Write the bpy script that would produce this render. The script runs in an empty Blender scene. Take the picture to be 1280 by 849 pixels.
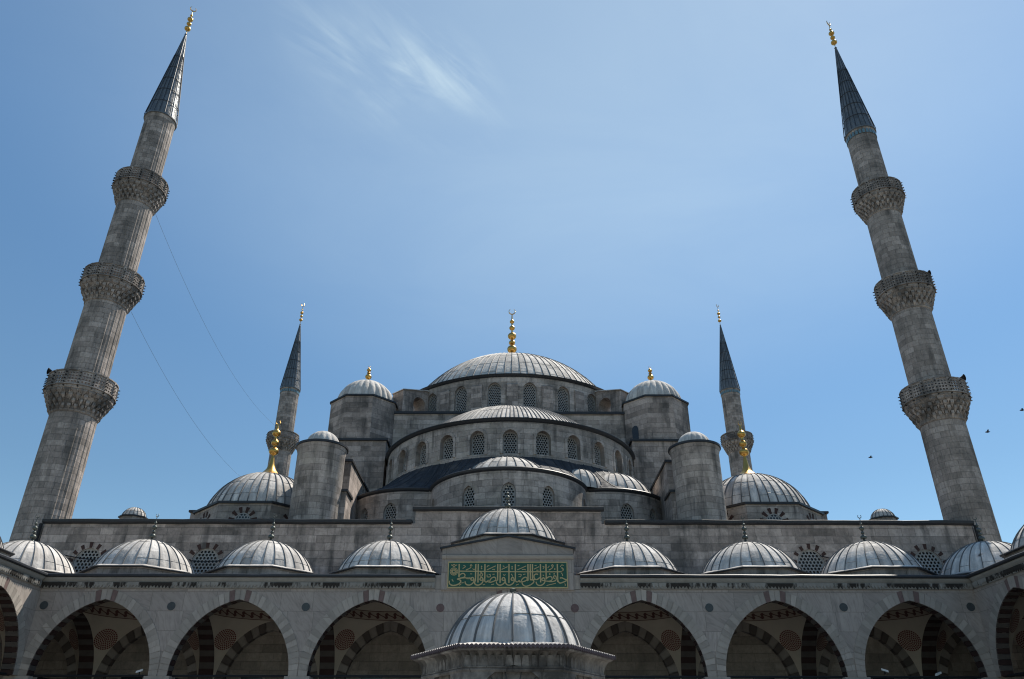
import bpy, bmesh, math, random
from math import sin, cos, pi, sqrt, atan2, radians, floor
from mathutils import Vector, Matrix
random.seed(7)
SC = bpy.context.scene
COL = SC.collection
V = Vector

# ------------------------------------------------------------------ mesh helpers
class MB:
    """collects faces (with metre UVs and material slots) and links them as ONE mesh object"""
    def __init__(s): s.v=[]; s.f=[]; s.uv=[]; s.m=[]
    def face(s, pts, uvs=None, m=0):
        b=len(s.v); s.v.extend([tuple(p) for p in pts]); s.f.append(tuple(range(b,b+len(pts))))
        if uvs is None:
            n=len(pts); a=V(pts[0]); 
            e=(V(pts[1])-a); L=e.length or 1; e=e/L
            nrm=(V(pts[1])-a).cross(V(pts[-1])-a)
            nrm=nrm.normalized() if nrm.length>1e-9 else V((0,0,1))
            if abs(nrm.z)<.9:
                e=V((-nrm.y,nrm.x,0)).normalized(); g=V((0,0,1))
            else: g=nrm.cross(e)
            uvs=[(V(p).dot(e),V(p).dot(g)) for p in pts]
        s.uv.append(uvs); s.m.append(m)
    def quad(s,a,b,c,d,uv=None,m=0): s.face((a,b,c,d),uv,m)
    def build(s,name,mats,parent=None,smooth=None,loc=None):
        me=bpy.data.meshes.new(name); me.from_pydata(s.v,[],s.f)
        ul=me.uv_layers.new(name='UVMap')
        flat=[c for f in s.uv for p in f for c in p]
        ul.data.foreach_set('uv',flat)
        me.polygons.foreach_set('material_index',s.m)
        if not isinstance(mats,(list,tuple)): mats=[mats]
        for x in mats: me.materials.append(x)
        if smooth:
            bm=bmesh.new(); bm.from_mesh(me); bmesh.ops.remove_doubles(bm,verts=bm.verts,dist=1e-4); bm.to_mesh(me); bm.free()
            me.polygons.foreach_set('use_smooth',[True]*len(me.polygons))
            me.set_sharp_from_angle(angle=radians(smooth))
        me.update()
        o=bpy.data.objects.new(name,me); COL.objects.link(o)
        if parent is not None:
            o.parent=parent
            o.matrix_parent_inverse=WM(parent).inverted()
        return o

def WM(o):
    m=Matrix.Translation(o.location)
    return m if o.parent is None else WM(o.parent)@o.matrix_parent_inverse@m

def tag(o,label=None,cat=None,group=None,kind=None):
    if label: o['label']=label
    if cat: o['category']=cat
    if group: o['group']=group
    if kind: o['kind']=kind
    return o
def thing(name,label,cat,loc=(0,0,0),group=None):
    o=bpy.data.objects.new(name,None); COL.objects.link(o); o.location=loc
    o.empty_display_size=.5
    return tag(o,label,cat,group)

def flat(o,U,D):
    o=V(o);U=V(U);D=V(D)
    return lambda u,v,d=0: o+U*u+V((0,0,v))+D*d
def cyl(cx,cy,R):
    return lambda u,v,d=0: V((cx+(R-d)*sin(u/R), cy-(R-d)*cos(u/R), v))

def arc_y(u,hw,rise):
    """height above the spring of a (pointed) arch at offset u"""
    u=min(abs(u),hw)
    if rise>=hw:
        d=(rise*rise-hw*hw)/(2*hw); R=hw+d
        return sqrt(max(0,R*R-(u+d)**2))
    return rise*sqrt(max(0,1-(u/hw)**2))
def arc_x(y,hw,rise):
    d=(rise*rise-hw*hw)/(2*hw); R=hw+d
    return max(0,sqrt(max(0,R*R-y*y))-d)

class Hole:
    def __init__(s,uc,hw,sill,spring,rise): s.uc,s.hw,s.sill,s.spring,s.rise=uc,hw,sill,spring,rise
    def us(s,n=9): return [s.uc-s.hw*cos(pi*i/(2*n)) for i in range(n)]+[s.uc]+[s.uc+s.hw*sin(pi*i/(2*n)) for i in range(1,n+1)]
    def top(s,u): return s.spring+arc_y(u-s.uc,s.hw,s.rise)
    def outline(s,n=9): return [(s.uc-s.hw,s.sill)]+[(u,s.top(u)) for u in s.us(n)]+[(s.uc+s.hw,s.sill)]

def sheet(mb,M,u0,u1,v0,v1,holes=(),du=99,d=0,m=0,topf=None):
    us={u0,u1}
    n=max(1,int((u1-u0)/du)+1) if du<90 else 1
    for i in range(n+1): us.add(u0+(u1-u0)*i/n)
    for h in holes:
        us={u for u in us if not (h.uc-h.hw-.01<u<h.uc+h.hw+.01)} | set(h.us())
    us=sorted(u for u in us if u0-1e-6<=u<=u1+1e-6)
    T=topf or (lambda u:v1)
    for a,b in zip(us,us[1:]):
        if b-a<1e-6: continue
        c=(a+b)/2; h=next((h for h in holes if abs(c-h.uc)<h.hw),None)
        def q(ya,yb,za,zb): mb.quad(M(a,ya,d),M(b,yb,d),M(b,zb,d),M(a,za,d),((a,ya),(b,yb),(b,zb),(a,za)),m)
        if h is None: q(v0,v0,T(a),T(b))
        else:
            if h.sill>v0+1e-6: q(v0,v0,h.sill,h.sill)
            q(h.top(a),h.top(b),T(a),T(b))
def reveal(mb,M,h,depth,d0=0,m=0,sill=True):
    o=h.outline(); 
    prs=list(zip(o,o[1:]))
    if sill: prs.append((o[-1],o[0]))
    s=0
    for (a,b),(c,e) in prs:
        L=sqrt((a-c)**2+(b-e)**2)
        mb.quad(M(a,b,d0),M(c,e,d0),M(c,e,d0+depth),M(a,b,d0+depth),((s,0),(s+L,0),(s+L,depth),(s,depth)),m); s+=L
def box(mb,x0,x1,y0,y1,z0,z1,m=0):
    P=lambda x,y,z:V((x,y,z))
    for q in (((x0,y0),(x1,y0)),((x1,y0),(x1,y1)),((x1,y1),(x0,y1)),((x0,y1),(x0,y0))):
        (a,b),(c,e)=q
        mb.quad(P(a,b,z0),P(c,e,z0),P(c,e,z1),P(a,b,z1),None,m)
    mb.quad(P(x0,y0,z1),P(x1,y0,z1),P(x1,y1,z1),P(x0,y1,z1),None,m)
    mb.quad(P(x0,y1,z0),P(x1,y1,z0),P(x1,y0,z0),P(x0,y0,z0),None,m)
def mbox(mb,M,u0,u1,v0,v1,d0,d1,m=0):
    P=[M(u,v,d) for u in(u0,u1) for v in(v0,v1) for d in(d0,d1)]
    for q in ((0,4,6,2),(1,3,7,5),(0,2,3,1),(4,5,7,6),(2,6,7,3),(0,1,5,4)):
        mb.quad(*[P[i] for i in q],None,m)
def lathe(mb,cx,cy,prof,n,m=0,rf=None,a0=0,a1=2*pi,uvs=None):
    """prof [(r,z)] ; rf(a,r,z)->r"""
    L=[0]
    for (r,z),(r2,z2) in zip(prof,prof[1:]): L.append(L[-1]+sqrt((r-r2)**2+(z-z2)**2))
    rm=max(r for r,z in prof)
    for i in range(n):
        a=a0+(a1-a0)*i/n; b=a0+(a1-a0)*(i+1)/n
        for k in range(len(prof)-1):
            (r,z),(r2,z2)=prof[k],prof[k+1]
            g=lambda t,rr,zz: V((cx+(rf(t,rr,zz) if rf else rr)*sin(t), cy-(rf(t,rr,zz) if rf else rr)*cos(t), zz))
            ua,ub=(a*rm,b*rm) if uvs is None else (a/(2*pi)*uvs,b/(2*pi)*uvs)
            va,vb=(z,z2) if (uvs is None and abs(z-z2)>.3*abs(r-r2)) else (L[k],L[k+1])
            if r2<1e-6: mb.face((g(a,r,z),g(b,r,z),V((cx,cy,z2))),((ua,va),(ub,va),((ua+ub)/2,vb)),m)
            elif r<1e-6: mb.face((V((cx,cy,z)),g(b,r2,z2),g(a,r2,z2)),(((ua+ub)/2,va),(ub,vb),(ua,vb)),m)
            else: mb.quad(g(a,r,z),g(b,r,z),g(b,r2,z2),g(a,r2,z2),((ua,va),(ub,va),(ub,vb),(ua,vb)),m)
def tube(mb,pts,r,n=6,m=0,cap=True):
    pts=[V(p) for p in pts]; rings=[]
    for i,p in enumerate(pts):
        t=(pts[min(i+1,len(pts)-1)]-pts[max(i-1,0)]).normalized()
        a=t.cross(V((0,0,1))); a=a.normalized() if a.length>1e-3 else V((1,0,0))
        b=t.cross(a).normalized(); rr=r[i] if isinstance(r,(list,tuple)) else r
        rings.append([p+(a*cos(2*pi*k/n)+b*sin(2*pi*k/n))*rr for k in range(n)])
    for A,B in zip(rings,rings[1:]):
        for k in range(n): mb.quad(A[k],A[(k+1)%n],B[(k+1)%n],B[k],None,m)
    if cap: mb.face(rings[0],None,m); mb.face(rings[-1][::-1],None,m)
def ngon_pts(cx,cy,apothem,n,off=None):
    R=apothem/cos(pi/n); off=pi/n if off is None else off
    return [V((cx+R*sin(2*pi*k/n+off),cy-R*cos(2*pi*k/n+off),0)) for k in range(n)]
def prism(mb,poly,z0,z1,m=0,top=True,bot=False):
    n=len(poly); s=0
    for i in range(n):
        a,b=poly[i],poly[(i+1)%n]; L=(b-a).length
        mb.quad(V((a.x,a.y,z0)),V((b.x,b.y,z0)),V((b.x,b.y,z1)),V((a.x,a.y,z1)),((s,z0),(s+L,z0),(s+L,z1),(s,z1)),m); s+=L
    if top: mb.face([V((p.x,p.y,z1)) for p in poly],None,m)
    if bot: mb.face([V((p.x,p.y,z0)) for p in poly][::-1],None,m)
def wavy(M,amp=.012):
    n=lambda u,k: sin(u*1.7*k+k)*.5+sin(u*4.3+2*k)*.3+sin(u*9.1*k)*.2
    return lambda u,v,d=0: M(u,v+amp*n(u,1.),d+amp*.8*n(u,1.37))
def sweep(mb,M,u0,u1,prof,m=0,ends=True,step=None):
    n=1 if step is None else max(1,int((u1-u0)/step)); s=[0]
    for (a,b),(c,e) in zip(prof,prof[1:]): s.append(s[-1]+sqrt((a-c)**2+(b-e)**2))
    for i in range(n):
        a=u0+(u1-u0)*i/n; b=u0+(u1-u0)*(i+1)/n
        for k in range(len(prof)-1):
            (d,z),(d2,z2)=prof[k],prof[k+1]
            mb.quad(M(a,z,d),M(b,z,d),M(b,z2,d2),M(a,z2,d2),((a,s[k]),(b,s[k]),(b,s[k+1]),(a,s[k+1])),m)
    if ends:
        mb.face([M(u0,z,d) for d,z in prof],None,m); mb.face([M(u1,z,d) for d,z in prof][::-1],None,m)

# ------------------------------------------------------------------ materials
def rgb(c): return (c[0],c[1],c[2],1)
class Mat:
    def __init__(s,name,rough=.8,spec=.3,metal=0):
        s.m=bpy.data.materials.new(name); s.m.use_nodes=True; s.t=s.m.node_tree
        s.b=s.t.nodes['Principled BSDF']; s.b.inputs['Roughness'].default_value=rough
        s.b.inputs['Specular IOR Level'].default_value=spec; s.b.inputs['Metallic'].default_value=metal
    def n(s,t,ins=None,**p):
        x=s.t.nodes.new('ShaderNode'+t)
        for k,v in p.items(): setattr(x,k,v)
        for k,v in (ins or {}).items():
            if hasattr(v,'node') or isinstance(v,bpy.types.NodeSocket): s.t.links.new(v,x.inputs[k])
            else: x.inputs[k].default_value=v
        return x
    def math(s,op,a,b=0,clamp=False):
        return s.n('Math',{0:a,1:b},operation=op,use_clamp=clamp).outputs[0]
    def ramp(s,f,lo,hi,a=0.,b=1.):
        return s.n('MapRange',{0:f,1:lo,2:hi,3:a,4:b}).outputs[0]
    def mix(s,f,a,b,mode='MIX'):
        x=s.n('Mix',data_type='RGBA',blend_type=mode)
        for k,v in ((0,f),(6,a),(7,b)):
            if isinstance(v,bpy.types.NodeSocket): s.t.links.new(v,x.inputs[k])
            else: x.inputs[k].default_value=v if k==0 else rgb(v)
        return x.outputs[2]
    def noise(s,vec,scale,detail=6,rough=.6,dist=0):
        return s.n('TexNoise',{'Vector':vec,'Scale':scale,'Detail':detail,'Roughness':rough,'Distortion':dist}).outputs[0]
    def pos(s): return s.n('NewGeometry').outputs['Position']
    def uv(s): return s.n('UVMap',uv_map='UVMap').outputs[0]
    def scale(s,vec,x,y,z=1): return s.n('Mapping',{'Vector':vec,'Scale':(x,y,z)}).outputs[0]
    def val(s,f,lo,hi):   # grey multiplier colour
        v=s.ramp(f,0,1,lo,hi); return s.n('CombineColor',{0:v,1:v,2:v}).outputs[0]
    def out(s,col,bump=None,bd=.02,bs=.6,rough=None):
        if isinstance(col,bpy.types.NodeSocket): s.t.links.new(col,s.b.inputs['Base Color'])
        else: s.b.inputs['Base Color'].default_value=rgb(col)
        if bump is not None:
            b=s.n('Bump',{'Height':bump,'Distance':bd,'Strength':bs}); s.t.links.new(b.outputs[0],s.b.inputs['Normal'])
        if rough is not None: s.t.links.new(rough,s.b.inputs['Roughness'])
        return s.m

def stone(name,c1,c2,mortar,bw,bh,stain=.5,streak=.6,stain_col=(.06,.058,.055),ms=.012,warm=None,var=.65):
    k=Mat(name,.88,.2); uv=k.uv(); P=k.pos()
    wob=k.n('VectorMath',{0:k.scale(uv,1,1,1),1:k.n('VectorMath',{0:k.n('TexNoise',{'Vector':P,'Scale':.8}).outputs['Color'],3:.04},operation='SCALE').outputs[0]},operation='ADD').outputs[0]
    mo=[x*.62+y*.38 for x,y in zip(mortar,c1)]
    br=k.n('TexBrick',{'Vector':wob,'Color1':rgb(c1),'Color2':rgb(c2),'Mortar':rgb(mo),'Scale':1,'Mortar Size':ms,'Mortar Smooth':.6,'Bias':0.,'Brick Width':bw,'Row Height':bh},offset=.5,squash=.7,squash_frequency=3)
    br2=k.n('TexBrick',{'Vector':wob,'Color1':(0,0,0,1),'Color2':(1,1,1,1),'Mortar':(.5,.5,.5,1),'Scale':1,'Mortar Size':0.,'Bias':0.,'Brick Width':bw*2.3,'Row Height':bh},offset=.37,squash=1.4,squash_frequency=2).outputs[0]
    br3=k.n('TexBrick',{'Vector':wob,'Color1':(.55,.55,.55,1),'Color2':(1.3,1.29,1.26,1),'Mortar':(.9,.9,.9,1),'Scale':1,'Mortar Size':0.,'Bias':0.,'Brick Width':bw*9,'Row Height':bh},offset=.41)
    c=k.mix(.35*var,br.outputs[0],br3.outputs[0],'MULTIPLY')
    c=k.mix(k.ramp(br2,.78,.84,0,.55*var),c,[x*1.25 for x in c2])
    c=k.mix(k.ramp(br2,.2,.14,0,.5*var),c,[x*.55 for x in c1])
    fine=k.noise(P,7,9,.74); big=k.noise(P,.45,7,.68,.4)
    c=k.mix(1.,c,k.val(fine,.45,1.55),'MULTIPLY')
    c=k.mix(1.,c,k.val(k.noise(P,1.4,6,.7),.68,1.34),'MULTIPLY')
    st=k.ramp(big,.47,.64,0,stain)
    c=k.mix(st,c,stain_col)
    sv=k.noise(k.scale(uv,1.4,.16,1),1.0,6,.62,.2)
    sv2=k.noise(k.scale(uv,.22,.5,1),1.,3,.5)
    sk=k.math('MULTIPLY',k.ramp(sv,.49,.64,0,1),k.ramp(sv2,.36,.58,0,streak))
    c=k.mix(sk,c,stain_col)
    if warm:
        c=k.mix(k.ramp(k.noise(P,1.1,4,.6),.5,.75,0,.5),c,warm)
    h=k.math('ADD',k.math('MULTIPLY',br.outputs['Fac'],-1.),k.math('MULTIPLY',fine,.5))
    return k.out(c,h,.03,.7)

def marble(name,base,vein,bw,bh,vs=.5):
    k=Mat(name,.62,.3); uv=k.uv(); P=k.pos()
    br=k.n('TexBrick',{'Vector':uv,'Color1':rgb([x*.84 for x in base]),'Color2':rgb([x*1.1 for x in base]),'Mortar':rgb([x*.42 for x in base]),'Scale':1,'Mortar Size':.008,'Mortar Smooth':.3,'Bias':0.,'Brick Width':bw,'Row Height':bh},offset=.43,squash=.8,squash_frequency=2)
    rnd=k.n('TexBrick',{'Vector':uv,'Color1':(0,0,0,1),'Color2':(3,3,3,1),'Mortar':(1,1,1,1),'Scale':1,'Mortar Size':0.,'Bias':0.,'Brick Width':bw,'Row Height':bh},offset=.43,squash=.8,squash_frequency=2).outputs[0]
    rv=k.n('VectorMath',{0:uv,1:rnd},operation='ADD').outputs[0]
    rot=k.n('VectorRotate',{'Vector':rv,'Axis':(0,0,1),'Angle':k.math('MULTIPLY',rnd,.55)}).outputs[0]
    ve=k.noise(k.scale(rot,1.1,6,1),1.1,7,.62,1.1)
    c=k.mix(k.ramp(ve,.45,.66,0,vs),br.outputs[0],vein)
    c=k.mix(1.,c,k.val(k.noise(P,.8,7,.65),.7,1.25),'MULTIPLY')
    st=k.math('MULTIPLY',k.ramp(k.noise(k.scale(uv,2.2,.2,1),1,5,.6),.56,.72,0,1),k.ramp(k.noise(k.scale(uv,.2,.3,1),1,3),.45,.65,0,.75))
    c=k.mix(st,c,(.09,.085,.08))
    return k.out(c,k.math('MULTIPLY',br.outputs['Fac'],-1.),.015,.5)

def lead(name,base,pale,rough=.42,spec=.6,metal=.1):
    """weathered lead sheets; UV u counts the panels, v runs up the slope in metres"""
    k=Mat(name,rough,spec,metal); uv=k.uv(); P=k.pos()
    sx=k.n('SeparateXYZ',{0:uv}); u=k.math('FLOOR',sx.outputs[0]); v=k.math('FLOOR',k.math('MULTIPLY',sx.outputs[1],.8))
    wn=k.n('TexWhiteNoise',{'Vector':k.n('CombineXYZ',{0:u,1:v}).outputs[0]},noise_dimensions='3D').outputs[0]
    n1=k.noise(P,1.3,8,.65,.3); n2=k.noise(k.scale(uv,1.5,.45,1),1.6,6,.65,.3)
    c=k.mix(k.ramp(n2,.4,.68,0,.85),base,pale)
    c=k.mix(1.,c,k.val(wn,.74,1.18),'MULTIPLY')
    c=k.mix(1.,c,k.val(n1,.62,1.36),'MULTIPLY')
    c=k.mix(k.ramp(k.noise(P,.7,5,.6),.56,.74,0,.3),c,(.26,.2,.15))
    r=k.ramp(k.noise(P,2.3,5,.6),.3,.7,rough-.08,rough+.2)
    return k.out(c,k.math('ADD',k.noise(P,2.0,3,.5),k.math('MULTIPLY',k.noise(P,9,4,.6),.25)),.09,.6,r)

def plain(name,col,rough=.6,spec=.4,metal=0,var=.25,sc=3,bump=0):
    k=Mat(name,rough,spec,metal); n=k.noise(k.pos(),sc,6,.65)
    return k.out(k.mix(1.,col,k.val(n,1-var*1.6,1+var*1.6),'MULTIPLY'),n if bump else None,bump or .01,.6)

M_HALL=stone('hall ashlar',(.298,.250,.22),(.492,.413,.367),(.11,.10,.09),1.15,.46,.62,.75)
M_HALL2=stone('drum ashlar',(.328,.283,.252),(.522,.453,.406),(.12,.11,.098),1.0,.42,.55,.8,warm=(.36,.32,.26))
M_MIN=stone('minaret ashlar',(.295,.252,.222),(.455,.39,.347),(.10,.092,.082),.8,.4,.5,.7,(.075,.071,.065),.014,None,.4)
M_CORB=stone('corbel stone',(.26,.225,.20),(.41,.355,.315),(.10,.09,.08),.5,.3,.75,.6)
M_FAC=marble('courtyard marble',(.375,.322,.282),(.19,.163,.146),1.6,.92,.5)
M_VA=marble('pale voussoir marble',(.425,.372,.32),(.30,.262,.228),9,9,.4)
M_VB=marble('grey voussoir marble',(.35,.308,.264),(.235,.203,.178),9,9,.4)
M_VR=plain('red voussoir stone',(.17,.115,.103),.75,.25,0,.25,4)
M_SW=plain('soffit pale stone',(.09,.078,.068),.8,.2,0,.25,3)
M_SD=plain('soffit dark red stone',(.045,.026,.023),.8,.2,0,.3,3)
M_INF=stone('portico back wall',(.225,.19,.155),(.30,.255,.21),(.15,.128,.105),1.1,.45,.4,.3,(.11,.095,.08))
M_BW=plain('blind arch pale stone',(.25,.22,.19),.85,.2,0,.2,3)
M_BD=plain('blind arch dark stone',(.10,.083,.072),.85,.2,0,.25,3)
M_LEAD=lead('dome lead',(.47,.44,.41),(.80,.745,.68),.82,.14,0)
M_LEADM=lead('great dome lead',(.53,.49,.445),(.78,.72,.65),.82,.14,0)
M_LEADK=lead('dark lead roof',(.072,.075,.082),(.125,.128,.138),.5,.45,.1)
M_LEADC=lead('spire lead',(.115,.13,.145),(.20,.22,.235),.42,.5,.15)
M_SEAM=plain('lead seam',(.13,.127,.125),.6,.3,0,.3,4)
M_FLASH=plain('lead flashing',(.03,.032,.037),.5,.4,.1,.3,5)
M_SKIRT=lead('shade-darkened lead roof',(.034,.036,.042),(.055,.058,.066),.7,.2,0)  # base colour near black: drum's cast shade painted into the skirt roof
M_EAVE=plain('dark eave edge',(.075,.06,.07),.6,.3)
M_GOLD=plain('gilded copper',(.60,.36,.10),.36,.5,1,.12,4)
M_BRONZE=plain('dark bronze finial',(.09,.10,.09),.5,.5,.6,.3,5)
M_WIRE=plain('grey wire',(.25,.30,.36),.6,.3)
M_IRON=plain('black iron',(.02,.02,.022),.6,.3,.2,.3,6)
M_PLAS=plain('cream plaster',(.45,.39,.31),.85,.2,0,.14,1.2)
M_GRILLE=plain('stone window lattice',(.34,.335,.325),.8,.25,0,.22,3)
M_PANE=plain('dark window pane',(.018,.02,.024),.25,.5,0,.3,1)
M_GREEN=plain('green panel',(.008,.085,.052),.45,.45,0,.25,6)
M_LETTER=plain('gilt lettering',(.50,.40,.20),.5,.4,.2,.15,6)
M_TILE=plain('turquoise tile',(.13,.22,.26),.35,.5,0,.25,6)
M_RDARK=plain('dark green roundel stone',(.05,.058,.06),.4,.4,0,.3,8)
M_RRED=plain('porphyry roundel stone',(.13,.075,.07),.4,.4,0,.3,8)
M_WHITE=plain('white lamp casing',(.7,.7,.68),.5,.4,0,.08,4)
M_DARKV=plain('dark red arch stones',(.062,.036,.031),.8,.2,0,.3,5)
M_BIRD=plain('bird plumage',(.05,.05,.055),.8,.2)

def cornice_mat(name='stained cornice stone',soot=.0,hi=.8):
    k=Mat(name,.88,.2); uv=k.uv(); P=k.pos()
    c=k.mix(1.,(.29,.275,.25),k.val(k.noise(P,2,7,.65),.6,1.4),'MULTIPLY')
    a=k.noise(k.scale(uv,.42,.05,1),1.,5,.6); b=k.noise(k.scale(uv,7,1.2,1),1.,4,.6)
    f=k.math('ADD',k.ramp(a,.40,.6,-.35+soot,.3+soot),k.math('MULTIPLY',b,.8))
    c=k.mix(k.ramp(f,.52,.66,0,hi),c,(.026,.022,.019))
    return k.out(c,k.noise(P,6,5),.03,.6)
M_SOOT=cornice_mat('sooty tooth course',.24,.95)
M_CORN=cornice_mat('stained cornice stone',-.22,.6)
def medallion_mat():
    k=Mat('painted medallion',.85,.2); s=k.n('SeparateXYZ',{0:k.uv()}); r,a=s.outputs[0],s.outputs[1]
    # dots arranged in rings, denser outside
    ring=k.math('FRACT',k.math('MULTIPLY',r,6)); ri=k.math('FLOOR',k.math('MULTIPLY',r,6))
    cnt=k.math('MULTIPLY',k.math('ADD',ri,1),5)
    ph=k.math('FRACT',k.math('ADD',k.math('MULTIPLY',a,cnt),k.math('MULTIPLY',ri,.5)))
    dx=k.math('ABSOLUTE',k.math('SUBTRACT',ph,.5)); dy=k.math('ABSOLUTE',k.math('SUBTRACT',ring,.5))
    g=k.math('LESS_THAN',k.math('ADD',k.math('POWER',dx,2),k.math('POWER',dy,2)),.17)
    return k.out(k.mix(g,(.40,.335,.265),(.13,.03,.025)))
M_MED=medallion_mat()
def frieze_mat():
    k=Mat('painted scroll frieze',.85,.2); s=k.n('SeparateXYZ',{0:k.uv()}); u,v=s.outputs[0],s.outputs[1]
    w=k.math('SINE',k.math('ADD',k.math('MULTIPLY',u,13),k.math('MULTIPLY',k.math('SINE',k.math('MULTIPLY',v,6.3)),1.6)))
    band=k.math('LESS_THAN',k.math('ABSOLUTE',k.math('SUBTRACT',k.math('ADD',v,k.math('MULTIPLY',w,.2)),.5)),.14)
    edge=k.math('GREATER_THAN',k.math('ABSOLUTE',k.math('SUBTRACT',v,.5)),.43)
    return k.out(k.mix(k.math('MAXIMUM',band,edge),(.36,.30,.235),(.11,.05,.042)))
M_FRIEZE=frieze_mat()
def paving_mat():
    k=Mat('courtyard paving',.7,.3); P=k.pos()
    br=k.n('TexBrick',{'Vector':P,'Color1':(.24,.235,.225,1),'Color2':(.32,.315,.30,1),'Mortar':(.2,.19,.18,1),'Scale':1,'Mortar Size':.012,'Brick Width':1.4,'Row Height':.8})
    return k.out(k.mix(1.,br.outputs[0],k.val(k.noise(P,.5,8,.65),.7,1.25),'MULTIPLY'),k.math('MULTIPLY',br.outputs['Fac'],-1.),.01,.5)
M_PAVE=paving_mat()
M_EARTH=plain('town ground',(.12,.115,.105),.95,.1,0,.3,.05)

# ------------------------------------------------------------------ reusable builders
def cap_prof(r,h,z,n=12):
    if h<r*.999:
        R=(r*r+h*h)/(2*h); tm=math.asin(min(1,r/R)); 
        return [(R*sin(tm*(1-i/n)), z+R*cos(tm*(1-i/n))-(R-h)) for i in range(n)]+[(0,z+h)]
    return [(r*cos(pi/2*i/n), z+h*sin(pi/2*i/n)) for i in range(n)]+[(0,z+h)]
def dome_mesh(cx,cy,z,r,h,ribs,rw=.035,laps=(.22,.55),a0=0,a1=2*pi,rh=.05,lapgap=.25,seed=0,skirt=.07):
    rnd=random.Random(seed); mb=MB(); prof=cap_prof(r,h,z,14)
    if skirt: prof=[(r+.06,z-skirt),(r+.06,z)]+prof
    n=ribs*2
    lathe(mb,cx,cy,prof,n,0,None,a0,a1,uvs=ribs)
    p2=cap_prof(r,h,z,14)[:-1]
    step=(a1-a0)/ribs
    full=a1-a0>6.2
    for i in range(ribs+(0 if full else 1)):
        a=a0+step*i+rnd.uniform(-.06,.06)*step
        top=len(p2) if i%2==0 or ribs<30 else int(len(p2)*.85)
        e=V((cos(a),sin(a),0)); 
        wv=rw*rnd.uniform(.8,1.3)
        for (ra,za),(rb,zb) in zip(p2[:top],p2[1:top]):
            def pt(rr,zz,s,l): 
                w=min(wv,rr*.4*step)
                return V((cx+(rr+l)*sin(a),cy-(rr+l)*cos(a),zz+l*.6))+e*w*s
            mb.quad(pt(ra,za,-1,0),pt(rb,zb,-1,0),pt(rb,zb,-.35,rh),pt(ra,za,-.35,rh),None,1)
            mb.quad(pt(ra,za,-.35,rh),pt(rb,zb,-.35,rh),pt(rb,zb,.35,rh),pt(ra,za,.35,rh),None,1)
            mb.quad(pt(ra,za,.35,rh),pt(rb,zb,.35,rh),pt(rb,zb,1,0),pt(ra,za,1,0),None,1)
    # horizontal laps, broken between the seams
    fine=cap_prof(r,h,z,60)
    for l in laps:
        for i in range(ribs):
            if rnd.random()<lapgap: continue
            k=int(60*(l+rnd.uniform(-.012,.012))); k=max(1,min(57,k))
            (ra,za),(rb,zb)=fine[k],fine[k+1]
            t=rw*.8/max(1e-6,sqrt((ra-rb)**2+(za-zb)**2)); rb,zb=ra+(rb-ra)*t,za+(zb-za)*t
            A=a0+step*(i+.04); B=a0+step*(i+.96); L=.018
            g=lambda t,rr,zz,q: V((cx+(rr+q)*sin(t),cy-(rr+q)*cos(t),zz+q*.6))
            mb.quad(g(A,ra,za,L),g(B,ra,za,L),g(B,rb,zb,L*.4),g(A,rb,zb,L*.4),None,1)
            mb.quad(g(A,ra,za,0),g(B,ra,za,0),g(B,ra,za,L),g(A,ra,za,L),None,1)
    return mb
def finial_mesh(cx,cy,z,H,bulbs,base=.0,foot=.2,crescent=True,face=0,cres=None,lean=(0,0)):
    """alem: flared foot, bulbs (rel height, radius) and a crescent"""
    mb=MB(); p=[]
    if base: p+=[(base,z),(base*.72,z+foot*.12),(base*.42,z+foot*.4),(base*.25,z+foot*.75),(base*.2,z+foot)]
    else: p+=[(.06,z)]
    neck=min(b for _,b in bulbs)*.34
    for t,b in bulbs:
        c=z+H*t; p+=[(neck,c-b*.95)]+[(max(neck,b*cos(q)),c+b*.86*sin(q)) for q in [-1.2+.24*i for i in range(10)]]+[(neck*1.2,c+b*.95),(neck,c+b*1.15)]
    top=z+H*.9 if crescent else z+H
    p+=[(neck*.6,top),(0,top)]
    q=[]; 
    for a in p:
        if not q or a[1]>q[-1][1]-1e-6: q.append(a)
    lathe(mb,cx,cy,q,14)
    if crescent:
        R=cres or H*.055; cz=top+R
        pts=[];rs=[]
        for i in range(15):
            a=-pi/2+pi+ (i/14-.5)*2*2.55+pi
            x=sin((i/14-.5)*5.1)*R; zz=-cos((i/14-.5)*5.1)*R
            pts.append(V((cx+x*cos(face),cy+x*sin(face),cz+zz))); rs.append(R*.15*cos((i/14-.5)*2.7)+.01)
        tube(mb,pts,rs,6)
    if lean!=(0,0): mb.v=[(x+lean[0]*max(0,q-z),y+lean[1]*max(0,q-z),q) for x,y,q in mb.v]
    return mb
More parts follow.
